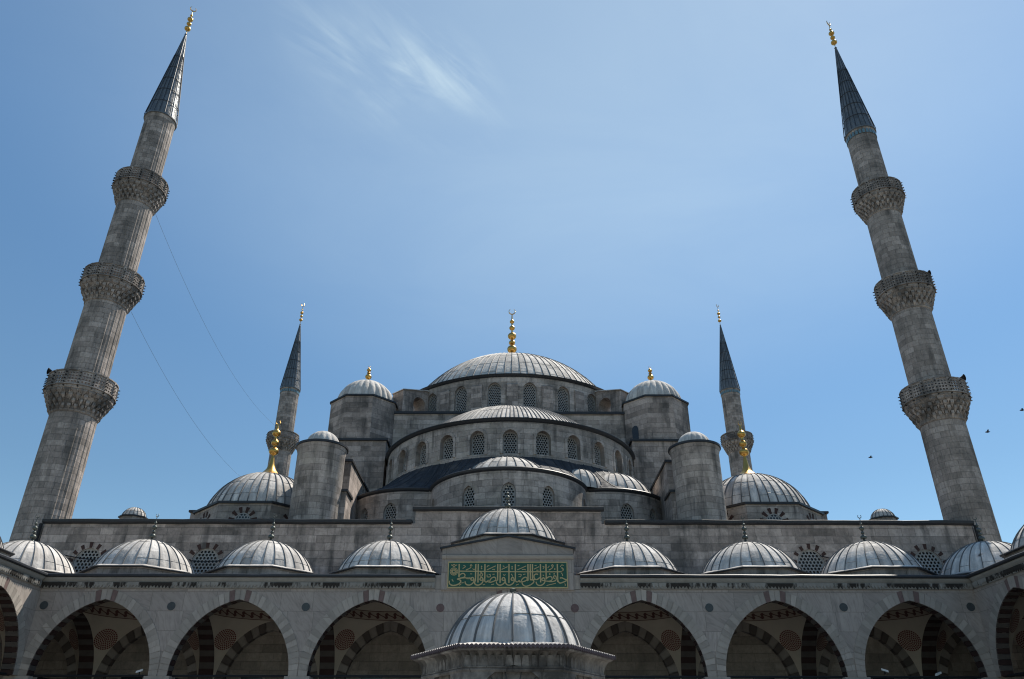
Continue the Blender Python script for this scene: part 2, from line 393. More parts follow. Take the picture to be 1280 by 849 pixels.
def grille_mesh(M,h,d,cell,hole,border=.07,depth=.06):
    """pierced stone lattice filling an arch"""
    mb=MB(); n=10
    cols=int(2*h.hw/cell)+2; rh=cell*.866; rows=int((h.top(h.uc)-h.sill)/rh)+2
    cnt=0
    for r in range(rows):
        for c in range(-cols//2-1,cols//2+2):
            u=h.uc+(c+(.5 if r%2 else 0))*cell; v=h.sill+(r+.5)*rh
            if abs(u-h.uc)>h.hw-cell*.42 or v>h.top(u)-cell*.35 or v<h.sill+cell*.35: 
                # plug with solid piece when touching the arch
                if abs(u-h.uc)<h.hw+cell*.3 and v<h.top(min(max(u,h.uc-h.hw),h.uc+h.hw))+cell*.3 :
                    pts=[(min(max(u+cell*.578*sin(pi/3*k),h.uc-h.hw),h.uc+h.hw),v+cell*.578*cos(pi/3*k)) for k in range(6)]
                    pts=[(a,min(max(b,h.sill),h.top(a))) for a,b in pts]
                    mb.face([M(a,b,d) for a,b in pts],pts,0)
                continue
            hx=[(u+cell*.578*sin(pi/6*k)*(1 if k%2==0 else .866),v+cell*.578*cos(pi/6*k)*(1 if k%2==0 else .866)) for k in range(12)]
            hc=[(u+hole*sin(pi/6*k),v+hole*cos(pi/6*k)) for k in range(12)]
            for k in range(12):
                j=(k+1)%12
                mb.face([M(*hx[k],d),M(*hx[j],d),M(*hc[j],d),M(*hc[k],d)],(hx[k],hx[j],hc[j],hc[k]),0)
                mb.face([M(*hc[k],d),M(*hc[j],d),M(*hc[j],d+depth),M(*hc[k],d+depth)],None,0)
    # border frame
    o=h.outline(); g=Hole(h.uc,h.hw-border,h.sill+border,h.spring,max(.05,h.rise-border)).outline()
    for i in range(len(o)-1):
        mb.face([M(*o[i],d-.03),M(*o[i+1],d-.03),M(*g[i+1],d-.03),M(*g[i],d-.03)],(o[i],o[i+1],g[i+1],g[i]),0)
        mb.face([M(*g[i],d-.03),M(*g[i+1],d-.03),M(*g[i+1],d+.02),M(*g[i],d+.02)],None,0)
    return mb
def pane_mesh(M,h,d):
    mb=MB(); o=h.outline(); c=(h.uc,h.spring)
    for a,b in zip(o,o[1:]+o[:1]): mb.face([M(*c,d),M(*a,d),M(*b,d)],(c,a,b),0)
    return mb
def add_window(parent,M,h,d,cell,hole,label=None):
    w=grille_mesh(M,h,d,cell,hole).build('window',M_GRILLE,parent)
    pane_mesh(M,h,d+.1).build('pane',M_PANE,w)
    return w
def arch_stones(mb,M,uc,spring,hw,rise,t,n,proud,soffit,mats,clip=None,soff_m=None,gap=.04,dface=0):
    """voussoirs of a pointed ring; n stones per half plus the key; mats(i) -> slot, i=0 key"""
    dd=(rise*rise-hw*hw)/(2*hw); R=hw+dd
    am=math.acos(dd/R) if dd<R else 0           # angle at the apex on the inner curve
    Ro=R+t; amo=math.acos(min(1,dd/Ro))
    for side in (-1,1):
        for i in range(n):
            f0,f1=(i+gap)/n,(i+1-gap)/n
            def pt(f,o,frac):
                a=(amo if o else am)*f; rr=Ro if o else R
                u=max(0,rr*cos(a)-dd); 
                if clip: u=min(u,clip)
                return (uc+side*u,spring+rr*sin(a))
            idx=n-i-1
            steps=2; fs=[f0+(f1-f0)*q/steps for q in range(steps+1)]
            ou=random.uniform(0,40); m=mats(idx); ms=m if soff_m is None else soff_m(idx)
            for a,b in zip(fs,fs[1:]):
                i0,i1,o0,o1=pt(a,0,0),pt(b,0,0),pt(a,1,0),pt(b,1,0)
                D=dface-proud
                mb.face([M(*i0,D),M(*i1,D),M(*o1,D),M(*o0,D)],[(p[0]+ou,p[1]+ou) for p in (i0,i1,o1,o0)],m)
                mb.face([M(*i0,D),M(*i1,D),M(*i1,dface+soffit),M(*i0,dface+soffit)],[(a*5+ou,0),(b*5+ou,0),(b*5+ou,soffit),(a*5+ou,soffit)],ms)
                mb.face([M(*o0,D),M(*o1,D),M(*o1,dface+.01),M(*o0,dface+.01)],None,m)

# ------------------------------------------------------------------ world, sun, camera
SUN_E,SUN_A=radians(56),radians(42)          # elevation, azimuth to the right of the view (+Y)
sd=V((sin(SUN_A)*cos(SUN_E),cos(SUN_A)*cos(SUN_E),sin(SUN_E)))
w=bpy.data.worlds.new('World'); SC.world=w; w.use_nodes=True
nt=w.node_tree; nt.nodes.clear()
class WN(Mat):
    def __init__(s,t): s.t=t
k=WN(nt)
sky=nt.nodes.new('ShaderNodeTexSky'); sky.sky_type='NISHITA'; sky.sun_disc=False
sky.sun_elevation=SUN_E; sky.sun_rotation=SUN_A; sky.altitude=50; sky.air_density=1.0; sky.dust_density=.1; sky.ozone_density=1.
tc=nt.nodes.new('ShaderNodeTexCoord').outputs['Generated']
sp=k.n('SeparateXYZ',{0:tc}); zc=k.math('MAXIMUM',sp.outputs[2],.05)
px=k.math('DIVIDE',sp.outputs[0],zc); py=k.math('DIVIDE',sp.outputs[1],zc)
pl=k.n('CombineXYZ',{0:px,1:py}).outputs[0]
# thin cirrus wisps high over the left of the dome
CC=(-.185,.93)
loc=k.n('VectorMath',{0:pl,1:(CC[0],CC[1],0)},operation='SUBTRACT').outputs[0]
rot=k.n('VectorRotate',{'Vector':loc,'Axis':(0,0,1),'Angle':-.87}).outputs[0]
wis=k.noise(k.scale(rot,3.2,15,1),1.,8,.62,.9)
wis2=k.noise(k.scale(rot,3,4,1),1.3,4,.55,.4)
ex=k.n('VectorMath',{0:k.scale(rot,4.2,6.5,1)},operation='LENGTH').outputs[1]
msk=k.ramp(ex,.1,1.,1,0)
cl=k.math('MULTIPLY',k.math('MULTIPLY',k.ramp(wis,.42,.75,0,1),k.ramp(wis2,.38,.62,0,1)),msk)
vd=k.n('VectorMath',{0:k.scale(k.n('VectorMath',{0:pl,1:(.2,.95,0)},operation='SUBTRACT').outputs[0],1.,.8,1)},operation='LENGTH').outputs[1]
vs=k.n('MapRange',{0:vd,1:0.,2:1.3,3:.32,4:0.},interpolation_type='SMOOTHSTEP').outputs[0]
veil=k.math('MULTIPLY',vs,k.ramp(k.noise(k.scale(pl,1.6,2.2,1),1.,6,.6,.6),.3,.7,.82,1.12))
low=k.ramp(sp.outputs[2],.3,.62,.8,1.); lowc=k.n('CombineColor',{0:low,1:low,2:low}).outputs[0]
fac=k.math('ADD',k.math('MULTIPLY',cl,.62),veil,True)
bgc=k.mix(fac,k.mix(1.,lowc,k.mix(1.,k.n('HueSaturation',{'Saturation':1.12,'Color':sky.outputs[0]}).outputs[0],(.97,1.055,1.),'MULTIPLY'),'MULTIPLY'),(5.6,6.75,7.0))
bg=nt.nodes.new('ShaderNodeBackground'); nt.links.new(bgc,bg.inputs[0]); bg.inputs[1].default_value=.112
wo=nt.nodes.new('ShaderNodeOutputWorld'); nt.links.new(bg.outputs[0],wo.inputs[0])
L=bpy.data.lights.new('sun','SUN'); L.energy=5; L.angle=radians(.5); L.color=(1,.94,.84)
so=bpy.data.objects.new('sun',L); COL.objects.link(so); so.rotation_euler=sd.to_track_quat('Z','Y').to_euler(); so.location=(60,80,120)

PIT,ROLL,YAW=radians(28.645),radians(.088),radians(.061)
cam=bpy.data.cameras.new('camera'); co=bpy.data.objects.new('camera',cam); COL.objects.link(co)
cam.sensor_width=36; cam.sensor_fit='HORIZONTAL'; cam.lens=974.53/1280*36; cam.clip_start=.1; cam.clip_end=5000
F=V((sin(YAW)*cos(PIT),cos(YAW)*cos(PIT),sin(PIT))); R0=V((cos(YAW),-sin(YAW),0)); U0=R0.cross(F)
Rv=R0*cos(ROLL)+U0*sin(ROLL); Uv=-R0*sin(ROLL)+U0*cos(ROLL)
mw=Matrix.Identity(4)
for i,c in enumerate((Rv,Uv,-F)):
    for j in range(3): mw[j][i]=c[j]
mw.translation=V((.155,0,1.65)); co.matrix_world=mw
SC.camera=co
SC.view_settings.view_transform='Standard'; SC.view_settings.look='None'; SC.view_settings.exposure=.35; SC.view_settings.gamma=1
SC.cycles.filter_width=1.15
SC.render.resolution_x=1024; SC.render.resolution_y=679

# ------------------------------------------------------------------ ground
g=MB(); 
g.quad(V((-3000,-3000,-.01)),V((3000,-3000,-.01)),V((3000,3000,-.01)),V((-3000,3000,-.01)))
tag(g.build('ground',M_EARTH),kind='structure')
g=MB(); g.quad(V((-30.2,-14,0)),V((30.2,-14,0)),V((30.2,46.8,0)),V((-30.2,46.8,0)))
tag(g.build('courtyard_paving',M_PAVE),kind='structure')

# ------------------------------------------------------------------ courtyard arcades
B=6.62; HW=2.87; RISE=3.5; SPR=5.33; ZB=9.35; DC=3.5; S=2.9; T=.51
def vmat(i):
    if i==0: return 0
    if i==1: return 2
    return (0 if random.random()<.55 else 1)
def arcade_bay(M,uc,root,facade=True,back=True,seed=0,key_red=True):
    # ring of voussoirs on the courtyard face, soffit striped dark and pale
    if facade:
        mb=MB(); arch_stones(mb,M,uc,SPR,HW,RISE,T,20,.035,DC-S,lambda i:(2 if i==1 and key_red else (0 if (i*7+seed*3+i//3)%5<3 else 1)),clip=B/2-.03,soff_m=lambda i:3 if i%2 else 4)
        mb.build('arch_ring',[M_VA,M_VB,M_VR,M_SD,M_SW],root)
        r=MB(); tube(r,[M(uc-HW-.25,SPR+.03,.3),M(uc+HW+.25,SPR+.03,.3)],.055,8); r.build('tie_rod',M_IRON,root)
    # vault: pendentives rising to a ring, then the inner dome
    mb=MB(); nz=16; na=8
    def pp(z,t,q):
        w=arc_x(z,HW,RISE); a1=atan2(w,S); a2=atan2(S,w); a=a1+(a2-a1)*t+q*pi/2; r=sqrt(S*S+w*w)
        return a,r
    for q in range(4):
        for i in range(nz):
            z0,z1=RISE*sin(pi/2*i/nz),RISE*sin(pi/2*(i+1)/nz)
            for j in range(na):
                P=[]
                for z,t in ((z0,j/na),(z0,(j+1)/na),(z1,(j+1)/na),(z1,j/na)):
                    a,r=pp(z,t,q); P.append(M(uc+r*cos(a),SPR+z,DC+r*sin(a)))
                mb.quad(*P)
    zt=SPR+RISE
    ip=[(S,zt+.5)]+cap_prof(S-.05,2.5,zt+.5,8)
    for i in range(40):
        a,b=2*pi*i/40,2*pi*(i+1)/40
        for (r,z),(r2,z2) in zip(ip,ip[1:]):
            P=[M(uc+r*cos(a),z,DC+r*sin(a)),M(uc+r*cos(b),z,DC+r*sin(b)),M(uc+r2*cos(b),z2,DC+r2*sin(b)),M(uc+r2*cos(a),z2,DC+r2*sin(a))]
            mb.quad(*P)
    v=mb.build('vault',M_PLAS,root,smooth=40)
    fr=MB()
    for i in range(48):
        a,b=2*pi*i/48,2*pi*(i+1)/48; s0,s1=a*S,b*S; r=S
        fr.quad(M(uc+r*cos(a),zt,DC+r*sin(a)),M(uc+r*cos(b),zt,DC+r*sin(b)),M(uc+r*cos(b),zt+.5,DC+r*sin(b)),M(uc+r*cos(a),zt+.5,DC+r*sin(a)),((s0,0),(s1,0),(s1,1),(s0,1)))
    fr.build('frieze',M_FRIEZE,v,smooth=40)
    for q in range(4):                       # painted roundels, one on each pendentive
        md=MB(); zc=2.42; w0=arc_x(zc,HW,RISE); r0=sqrt(S*S+w0*w0)
        def mp(rho,phi):
            z=zc+rho*sin(phi)*.86; ww=arc_x(z,HW,RISE); r=sqrt(S*S+ww*ww)-.012
            a=pi/4+q*pi/2+rho*cos(phi)/r; return M(uc+r*cos(a),SPR+z,DC+r*sin(a))
        for i in range(28):
            a,b=2*pi*i/28,2*pi*(i+1)/28
            for k in range(7):
                ra,rb=.62*k/7,.62*(k+1)/7
                md.quad(mp(ra,a),mp(ra,b),mp(rb,b),mp(rb,a),((k/7,a/2/pi),(k/7,b/2/pi),((k+1)/7-.001,b/2/pi),((k+1)/7-.001,a/2/pi)))
        md.build('medallion',M_MED,v)
    if back:
        mb=MB(); inner=.5
        hh=HW-inner; rr=sqrt((HW+(RISE**2-HW**2)/(2*HW)-inner)**2-((RISE**2-HW**2)/(2*HW))**2)
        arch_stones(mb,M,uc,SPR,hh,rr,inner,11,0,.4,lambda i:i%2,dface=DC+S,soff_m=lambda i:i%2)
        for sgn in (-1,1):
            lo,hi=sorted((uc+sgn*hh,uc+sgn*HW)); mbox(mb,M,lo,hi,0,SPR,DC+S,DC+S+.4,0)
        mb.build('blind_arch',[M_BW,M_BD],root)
def transverse(M,u0,u1,root):
    mb=MB(); n=17
    for side in (-1,1):
        for i in range(n):
            a0,a1=RISE*sin(pi/2*i/n),RISE*sin(pi/2*(i+1)/n)
            P=[(arc_x(a0,HW,RISE)*side,a0),(arc_x(a1,HW,RISE)*side,a1)]
            mb.quad(M(u0,SPR+P[0][1],DC+P[0][0]),M(u1,SPR+P[0][1],DC+P[0][0]),M(u1,SPR+P[1][1],DC+P[1][0]),M(u0,SPR+P[1][1],DC+P[1][0]),None,i%2)
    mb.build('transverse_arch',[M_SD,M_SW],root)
    r=MB(); tube(r,[M((u0+u1)/2,SPR+.09,.3),M((u0+u1)/2,SPR+.09,DC+S+.2)],.05,8); r.build('tie_rod',M_IRON,root)
def column(M,u,root):
    c=M(u,0,.3); mb=MB(); lathe(mb,c.x,c.y,[(.33,.45),(.35,.6),(.31,4.3),(.34,4.35),(.3,4.4)],20); o=mb.build('column',M_VB,root,smooth=40)
    b=MB(); lathe(b,c.x,c.y,[(.5,0),(.5,.2),(.42,.26),(.44,.36),(.36,.45),(0,.45)],20); b.build('base',M_BRONZE,o,smooth=40)
    k=MB(); prof=[(.3,4.4),(.36,4.6),(.42,4.8),(.5,5.0),(.56,5.1)]
    lathe(k,c.x,c.y,prof,32,0,lambda a,r,z:r*(1+.1*abs(sin(8*a))))
    mbox(k,M,u-.6,u+.6,5.1,5.33,-.08,.68); k.build('capital',M_VA,o)
def dome_unit(M,uc,root,zd=9.95,z=10.6,r=2.7,h=1.92,seed=0,apo=2.78,fin=True,ribs=28):
    c=M(uc,0,DC); mb=MB(); prism(mb,ngon_pts(c.x,c.y,apo,8),zd,z-.09); mb.build('dome_drum',M_HALL2,root)
    e=MB(); prism(e,ngon_pts(c.x,c.y,apo+.17,8),z-.09,z-.02,0,True,True); 
    po,pi_=ngon_pts(c.x,c.y,apo+.2,8),ngon_pts(c.x,c.y,apo-.12,8)
    for i in range(8):
        j=(i+1)%8; q=lambda p,zz:V((p.x,p.y,zz))
        e.quad(q(po[i],z-.045),q(po[j],z-.045),q(pi_[j],z+.09),q(pi_[i],z+.09),None,1); e.quad(q(po[i],z-.075),q(po[j],z-.075),q(po[j],z-.045),q(po[i],z-.045),None,0)
    e.build('drum_eave',[M_LEADK,M_LEAD],root)
    d=dome_mesh(c.x,c.y,z,r+random.uniform(-.03,.05),h+random.uniform(-.04,.06),ribs,.022,(.13+random.uniform(-.02,.04),.6),seed=seed,rh=.04,lapgap=.3).build('dome',[M_LEAD,M_SEAM],root,smooth=35)
    if fin:
        finial_mesh(c.x,c.y,z+h-.03,1.55,[(.2,.17),(.36,.10),(.52,.14),(.68,.08)],.26,.22,True,random.uniform(-.5,.5),.095,(random.uniform(-.07,.07),random.uniform(-.05,.05))).build('finial',M_BRONZE,d,smooth=40)
def roof_tile(mb,M,uc,z=9.9,hole=2.78,u0=None,u1=None,d0=0,d1=6.8):
    u0=uc-B/2 if u0 is None else u0; u1=uc+B/2 if u1 is None else u1
    n=32
    def sq(a):
        x,y=cos(a),sin(a); 
        tx=((u1-uc) if x>0 else (uc-u0))/max(1e-6,abs(x)); ty=((d1-DC) if y>0 else (DC-d0))/max(1e-6,abs(y))
        t=min(tx,ty); return uc+x*t,DC+y*t
    cs=[atan2(s2*(d1-DC if s2>0 else DC-d0),s1*(u1-uc)) for s1 in(1,-1) for s2 in(1,-1)]
    an=sorted(set([2*pi*i/n-pi for i in range(n)]+cs))
    for a,b in zip(an,an[1:]+[an[0]+2*pi]):
        A,Bp=sq(a),sq(b)
        mb.quad(M(A[0],z,A[1]),M(Bp[0],z,Bp[1]),M(uc+hole*cos(b),z,DC+hole*sin(b)),M(uc+hole*cos(a),z,DC+hole*sin(a)))
def roundel(M,u,z,root,mat,r=.2):
    mb=MB(); n=24
    P=[(u+r*cos(2*pi*i/n),z+r*sin(2*pi*i/n)) for i in range(n)]
    mb.face([M(*p,-.025) for p in P]); 
    for a,b in zip(P,P[1:]+P[:1]): mb.quad(M(*a,0),M(*b,0),M(*b,-.025),M(*a,-.025))
    mb.build('roundel',mat,root)
def cornice(M,u0,u1,root,dz=0):
    mb=MB(); sweep(mb,M,u0,u1,[(.0,ZB-.02),(-.09,ZB+.02),(-.1,ZB+.3),(-.2,ZB+.42),(-.22,ZB+.5),(0,ZB+.5)])
    mb.build('cornice',M_CORN,root)
    de=MB(); n=int((u1-u0)/.17); w=(u1-u0)/n
    for i in range(n):                       # one continuous saw-toothed strip
        a=u0+i*w; c=a+w/2; b=a+w; zt=ZB+.27; zl=ZB+.03+random.uniform(-.05,.03); zh=ZB+.15
        de.face([M(a,zh,-.125),M(c,zl,-.16),M(b,zh,-.125),M(b,zt,-.17),M(a,zt,-.17)],[(a,0),(c,-.1),(b,0),(b,.2),(a,.2)])
        de.face([M(a,zh,-.125),M(c,zl,-.16),M(c,zl,-.09),M(a,zh,-.09)],[(a,0),(c,0),(c,.1),(a,.1)]); de.face([M(c,zl,-.16),M(b,zh,-.125),M(b,zh,-.09),M(c,zl,-.09)],[(c,0),(b,0),(b,.1),(c,.1)])
        de.face([M(a,zt,-.17),M(b,zt,-.17),M(b,zt,-.09),M(a,zt,-.09)],[(a,.2),(b,.2),(b,.3),(a,.3)])
    de.build('tooth_course',M_SOOT,root,smooth=20)
    fl=MB(); sweep(fl,wavy(M),u0,u1,[(.0,ZB+.506),(-.3,ZB+.51),(-.33,ZB+.55),(-.33,ZB+.63),(-.28,ZB+.67),(.1,ZB+.7)],0,True,.5)
    fl.build('roof_flashing',M_FLASH,root)

front=thing('courtyard_arcade','marble arcade facing the camera, with lead domes and the gabled portal in its middle','arcade',(0,40,0))
MF=flat((0,40,0),(1,0,0),(0,1,0)); XS=3.5*B
cent=[i*B for i in range(-3,4)]
mb=MB()
sheet(mb,MF,-XS,XS,SPR,ZB,[Hole(u,HW,SPR,SPR,RISE) for u in cent])
mb.build('facade_wall',M_FAC,front)
for i,u in enumerate(cent): arcade_bay(MF,u,front,seed=i)
for i in range(-3,3): transverse(MF,i*B+S,(i+1)*B-S,front)
for s in (-1,1):
    lo,hi=sorted((s*(3*B+S),s*(4*B-S))); transverse(MF,lo,hi,front)
for i in range(8): column(MF,(i-3.5)*B,front)
for s in (-1,1): arcade_bay(MF,s*4*B,front,False,True,seed=5)
for i,u in enumerate(cent):
    if i!=3: dome_unit(MF,u,front,seed=i,z=10.6+.015*abs(i-3))
for s in (-1,1): dome_unit(MF,s*(4*B),front,seed=20+s)
mb=MB()
for u in cent: roof_tile(mb,MF,u)
for s in (-1,1): roof_tile(mb,MF,s*4*B,u0=s*4*B-B/2,u1=s*4*B+B/2)
mb.build('roof',M_LEADK,front)
cornice(MF,-XS,-3.62,front); cornice(MF,3.62,XS,front)
for i in range(8):
    u=(i-3.5)*B
    if i in (0,7): u*=.985
    roundel(MF,u,8.43+.03*abs(i-3.5),front,M_RRED if i in (3,4) else M_RDARK)
# outer end walls of the corner bays
for s in (-1,1):
    mb=MB(); sheet(mb,flat((s*4.5*B,40,0),(0,1,0),(s,0,0)),0,6.8,0,9.9); mb.build('end_wall',M_HALL,front)
# portal: raised block with a low gable
mb=MB(); PW=3.32
for q in range(2):
    a,b=(-PW,0) if q==0 else (0,PW)
    sheet(mb,MF,a,b,ZB-.05,12,(),99,-.1,0,lambda u:12.0-.62*abs(u)/PW)
for s in (-1,1):
    sheet(mb,flat((s*PW,39.9,0),(0,1,0),(-s,0,0)),0,6.9,ZB-.05,11.38)
mb.quad(MF(-PW,ZB-.05,-.1),MF(PW,ZB-.05,-.1),MF(PW,ZB-.05,0),MF(-PW,ZB-.05,0))
mb.build('portal_gable',M_FAC,front)
mb=MB(); 
for s in (-1,1): sheet(mb,MF,min(s*PW,s*3.62),max(s*PW,s*3.62),ZB-.02,10.02)
sweep(mb,MF,-PW,PW,[(-.1,10.78),(-.16,10.82),(-.2,10.92),(-.2,10.97),(-.1,10.99)])
mb.build('portal_moulding',M_VA,front)
mb=MB()
for s in (-1,1):
    M2=flat((0,39.8,12.02),(s,0,-.62/PW),(0,1,0))
    mb.quad(M2(0,0,-.02),M2(PW+.12,0,-.02),M2(PW+.12,0,6.95),M2(0,0,6.95))
    mb.quad(M2(0,-.09,-.02),M2(PW+.12,-.09,-.02),M2(PW+.12,0,-.02),M2(0,0,-.02))
    mb.quad(M2(0,-.09,-.02),M2(PW+.12,-.09,-.02),M2(PW+.12,-.09,.1),M2(0,-.09,.1))
mb.build('gable_flashing',M_FLASH,front)
dome_unit(MF,0,front,zd=11,z=12.27,r=2.84,h=2.05,seed=40,apo=2.9,ribs=30)

for s,nm in ((-1,'left'),(1,'right')):
    lab={-1:'side arcade at the left edge, its arch stones partly caught by sun',1:'shaded side arcade running off the right edge of the photo'}[s]
    r=thing('courtyard_arcade',lab,'arcade',(s*XS,40,0))
    M=flat((s*XS,40,0),(0,-s,0),(s,0,0))
    cs=[s*(k+.5)*B for k in range(4)]
    lo,hi=sorted((0,s*4*B))
    mb=MB(); sheet(mb,M,lo,hi,SPR,ZB,[Hole(u,HW,SPR,SPR,RISE) for u in cs]); mb.build('facade_wall',M_FAC,r)
    for i,u in enumerate(cs):
        arcade_bay(M,u,r,seed=30+i); dome_unit(M,u,r,seed=60+i+s)
        a,b=sorted((u+s*S,u+s*(B-S))); transverse(M,a,b,r)
        column(M,u+s*B/2,r)
    transverse(M,*sorted((s*(B/2-S)-s*0.0,-s*(B/2-S))),r)
    mb=MB()
    for u in cs: roof_tile(mb,M,u,z=9.905)
    mb.build('roof',M_LEADK,r)
    a,b=sorted((s*.34,s*4*B)); cornice(M,a,b,r)
    for k in range(1,4): roundel(M,s*k*B,8.45,r,M_RDARK)
    mb=MB(); sheet(mb,M,lo,hi,0,9.9,(),99,6.8); mb.build('outer_wall',M_INF,r)

# ------------------------------------------------------------------ inscription panel over the portal
def smoothp(pts,k=5):
    out=[]; n=len(pts)
    for i in range(n-1):
        p0,p1,p2,p3=pts[max(0,i-1)],pts[i],pts[i+1],pts[min(n-1,i+2)]
        for j in range(k):
            t=j/k
            out.append(tuple(.5*(2*b+(c-a)*t+(2*a-5*b+4*c-d)*t*t+(3*b-a-3*c+d)*t**3) for a,b,c,d in zip(p0,p1,p2,p3)))
    out.append(pts[-1]); return out
PX0,PX1,PZ0,PZ1=-2.955,2.955,9.42,10.6
panel=thing('inscription_panel','green panel with gilt Arabic lettering over the central portal','sign',(0,39.9,10))
mb=MB(); mbox(mb,MF,PX0,PX1,PZ0,PZ1,-.15,-.1); mb.build('board',M_GREEN,panel)
mb=MB()
for a in ((PX0-.05,PX1+.05,PZ1,PZ1+.06),(PX0-.05,PX1+.05,PZ0-.06,PZ0),(PX0-.05,PX0,PZ0,PZ1),(PX1,PX1+.05,PZ0,PZ1)): mbox(mb,MF,*a,-.17,-.1)
mb.build('frame',M_LETTER,panel)
# lettering traced stroke by stroke; panel units: x 45..2476, y 85..590 downward
def K(x,y): return PX0+(x-45)/(2476-45)*(PX1-PX0), PZ1-(y-85)/(590-85)*(PZ1-PZ0)
S_=[]
def st(pts,w=22,off=0,sm=True): S_.append(([(x+off,y) for x,y in pts],w,sm))
OB=1246
st([(272,262),(1300,272),(2300,272),(2376,264),(2402,235),(2396,200),(2366,190)],20)
for x,y1 in ((258,390),(600,480),(652,500),(790,478),(1055,458),(1105,505)): st([(x,112),(x,y1)],26,0,False)
for x,y1 in ((40,505),(172,450),(432,458),(480,430),(525,430),(690,495),(805,430),(1040,490)): st([(x,112),(x,y1)],26,OB,False)
def waw(x,y,o=0):
    st([(x,y+25),(x-28,y+12),(x-22,y-22),(x+8,y-34),(x+30,y-8),(x+34,y+40),(x+5,y+90),(x-50,y+122),(x-105,y+118),(x-140,y+85),(x-146,y+48)],22,o); st([(x,y+25),(x+30,y+14)],20,o)
waw(535,430); waw(722,430); waw(1175,430); waw(115,430,OB); waw(745,435,OB)
st([(225,430),(268,442),(300,465),(285,510),(225,548),(150,562),(92,545),(66,505),(66,465)],24)
st([(225,432),(300,408),(415,402)],22); st([(258,392),(285,335),(340,310),(380,335),(375,380),(310,410),(235,425)],20)
st([(415,402),(428,424),(446,398),(466,424),(482,398),(505,428),(520,412)],18)
st([(585,480),(590,520),(600,540)],20)
st([(702,285),(742,318),(738,358),(706,368),(686,346),(706,318),(742,318)],18)
st([(790,478),(822,490),(850,470),(868,452)],20)
st([(850,482),(905,494),(965,478),(1014,448),(1012,405),(980,388),(930,410),(898,455),(888,486)],20); st([(1010,462),(1052,456)],20)
st([(172,450),(192,484),(225,482),(250,458),(262,480)],20,OB)
st([(250,484),(330,482),(402,450),(412,410),(380,388),(330,410),(300,450),(290,480)],20,OB); st([(405,458),(434,456)],20,OB)
st([(470,440),(530,446),(552,472),(530,512),(470,552),(392,576),(332,552),(305,500)],22,OB)
st([(640,330),(592,322),(558,350),(556,395),(572,425),(610,438),(650,415),(668,392)],22,OB); st([(525,430),(545,440),(575,428)],20,OB)
st([(805,430),(832,392),(890,372),(925,398),(918,445),(860,470),(775,462)],20,OB); st([(985,415),(955,395),(965,362),(995,360),(1012,395),(1002,448),(940,476),(868,480)],20,OB)
st([(1085,405),(1132,400),(1180,426),(1226,450),(1150,490),(1085,508),(1056,480),(1040,440)],22,OB)
# vowel marks and dots
for a in ([(830,236),(1012,150)],[(1135,226),(1256,166)],[(330,208),(388,165),(345,142)],[(830,180),(850,150),(880,150)],[(940,225),(990,225),(990,240)],[(1160,150),(1190,165)],[(120,430),(130,465),(155,470)],[(490,320),(530,320)],[(840,335),(840,380),(900,380),(900,335),(870,335)],[(950,330),(990,325)],[(1170,330),(1190,350),(1215,330)],[(310,510),(360,505)],[(270,560),(310,530)],[(750,550),(800,535)],[(925,545),(985,530)]): st(a,14)
st([(400,240),(480,200),(520,150),(500,128),(488,150),(520,165)],16); st([(540,205),(555,230),(590,220)],12)
for a in ([(210,236),(398,150)],[(555,220),(662,166)],[(740,210),(768,172),(735,158)],[(840,190),(876,150)],[(220,150),(255,140)],[(310,225),(375,225),(375,240)],[(570,140),(610,145)],[(605,240),(650,240)],[(810,560),(1000,512)],[(85,320),(105,345),(115,375)],[(235,330),(290,330),(280,375),(240,375)],[(330,330),(380,322)],[(1120,300),(1140,330),(1145,365)],[(1100,170),(1130,130),(1170,140)],[(180,555),(240,530)],[(735,340),(760,355)],[(1180,520),(1200,550),(1180,560)]): st(a,14,OB)
st([(862,240),(930,196),(955,145),(935,125),(922,150),(955,160)],16,OB)
for x,y,o in ((720,165,0),(720,205,0),(105,170,OB),(105,210,OB),(880,320,OB),(970,315,OB),(985,215,OB)):
    st([(x-10,y),(x,y-10),(x+10,y),(x,y+10),(x-10,y)],16,o,False)
# round interlaced device at the left end
for rr in (78,56,34): st([(152+rr*cos(2*pi*i/20),270+rr*sin(2*pi*i/20)) for i in range(21)],11,0,False)
for i in range(10): 
    a=2*pi*i/10; st([(152+20*cos(a),270+20*sin(a)),(152+50*cos(a+.5),270+50*sin(a+.5)),(152+80*cos(a+.2),270+80*sin(a+.2))],9)
st([(90,130),(125,145),(150,170),(180,145),(215,130)],14); st([(110,150),(150,120),(190,150)],12)
mb=MB()
for n_,(pts,wd,sm) in enumerate(S_):
    P=[K(*p) for p in (smoothp(pts) if sm and len(pts)>2 else pts)]
    hwid=wd/2*(PX1-PX0)/2431; dep=-.165-.0004*(n_%40)
    for i,(a,b) in enumerate(zip(P,P[1:])):
        pa=P[i-1] if i else a; pb=P[i+2] if i+2<len(P) else b
        def nrm(p,q):
            dx,dy=q[0]-p[0],q[1]-p[1]; l=sqrt(dx*dx+dy*dy) or 1; return -dy/l,dx/l
        n1=nrm(pa,b); n2=nrm(a,pb)
        q=[(a[0]+n1[0]*hwid,a[1]+n1[1]*hwid),(b[0]+n2[0]*hwid,b[1]+n2[1]*hwid),(b[0]-n2[0]*hwid,b[1]-n2[1]*hwid),(a[0]-n1[0]*hwid,a[1]-n1[1]*hwid)]
        mb.face([MF(*p,dep) for p in q]); 
        mb.face([MF(*q[0],dep),MF(*q[1],dep),MF(*q[1],-.151),MF(*q[0],-.151)]); mb.face([MF(*q[3],dep),MF(*q[2],dep),MF(*q[2],-.151),MF(*q[3],-.151)])
mb.build('lettering',M_LETTER,panel)

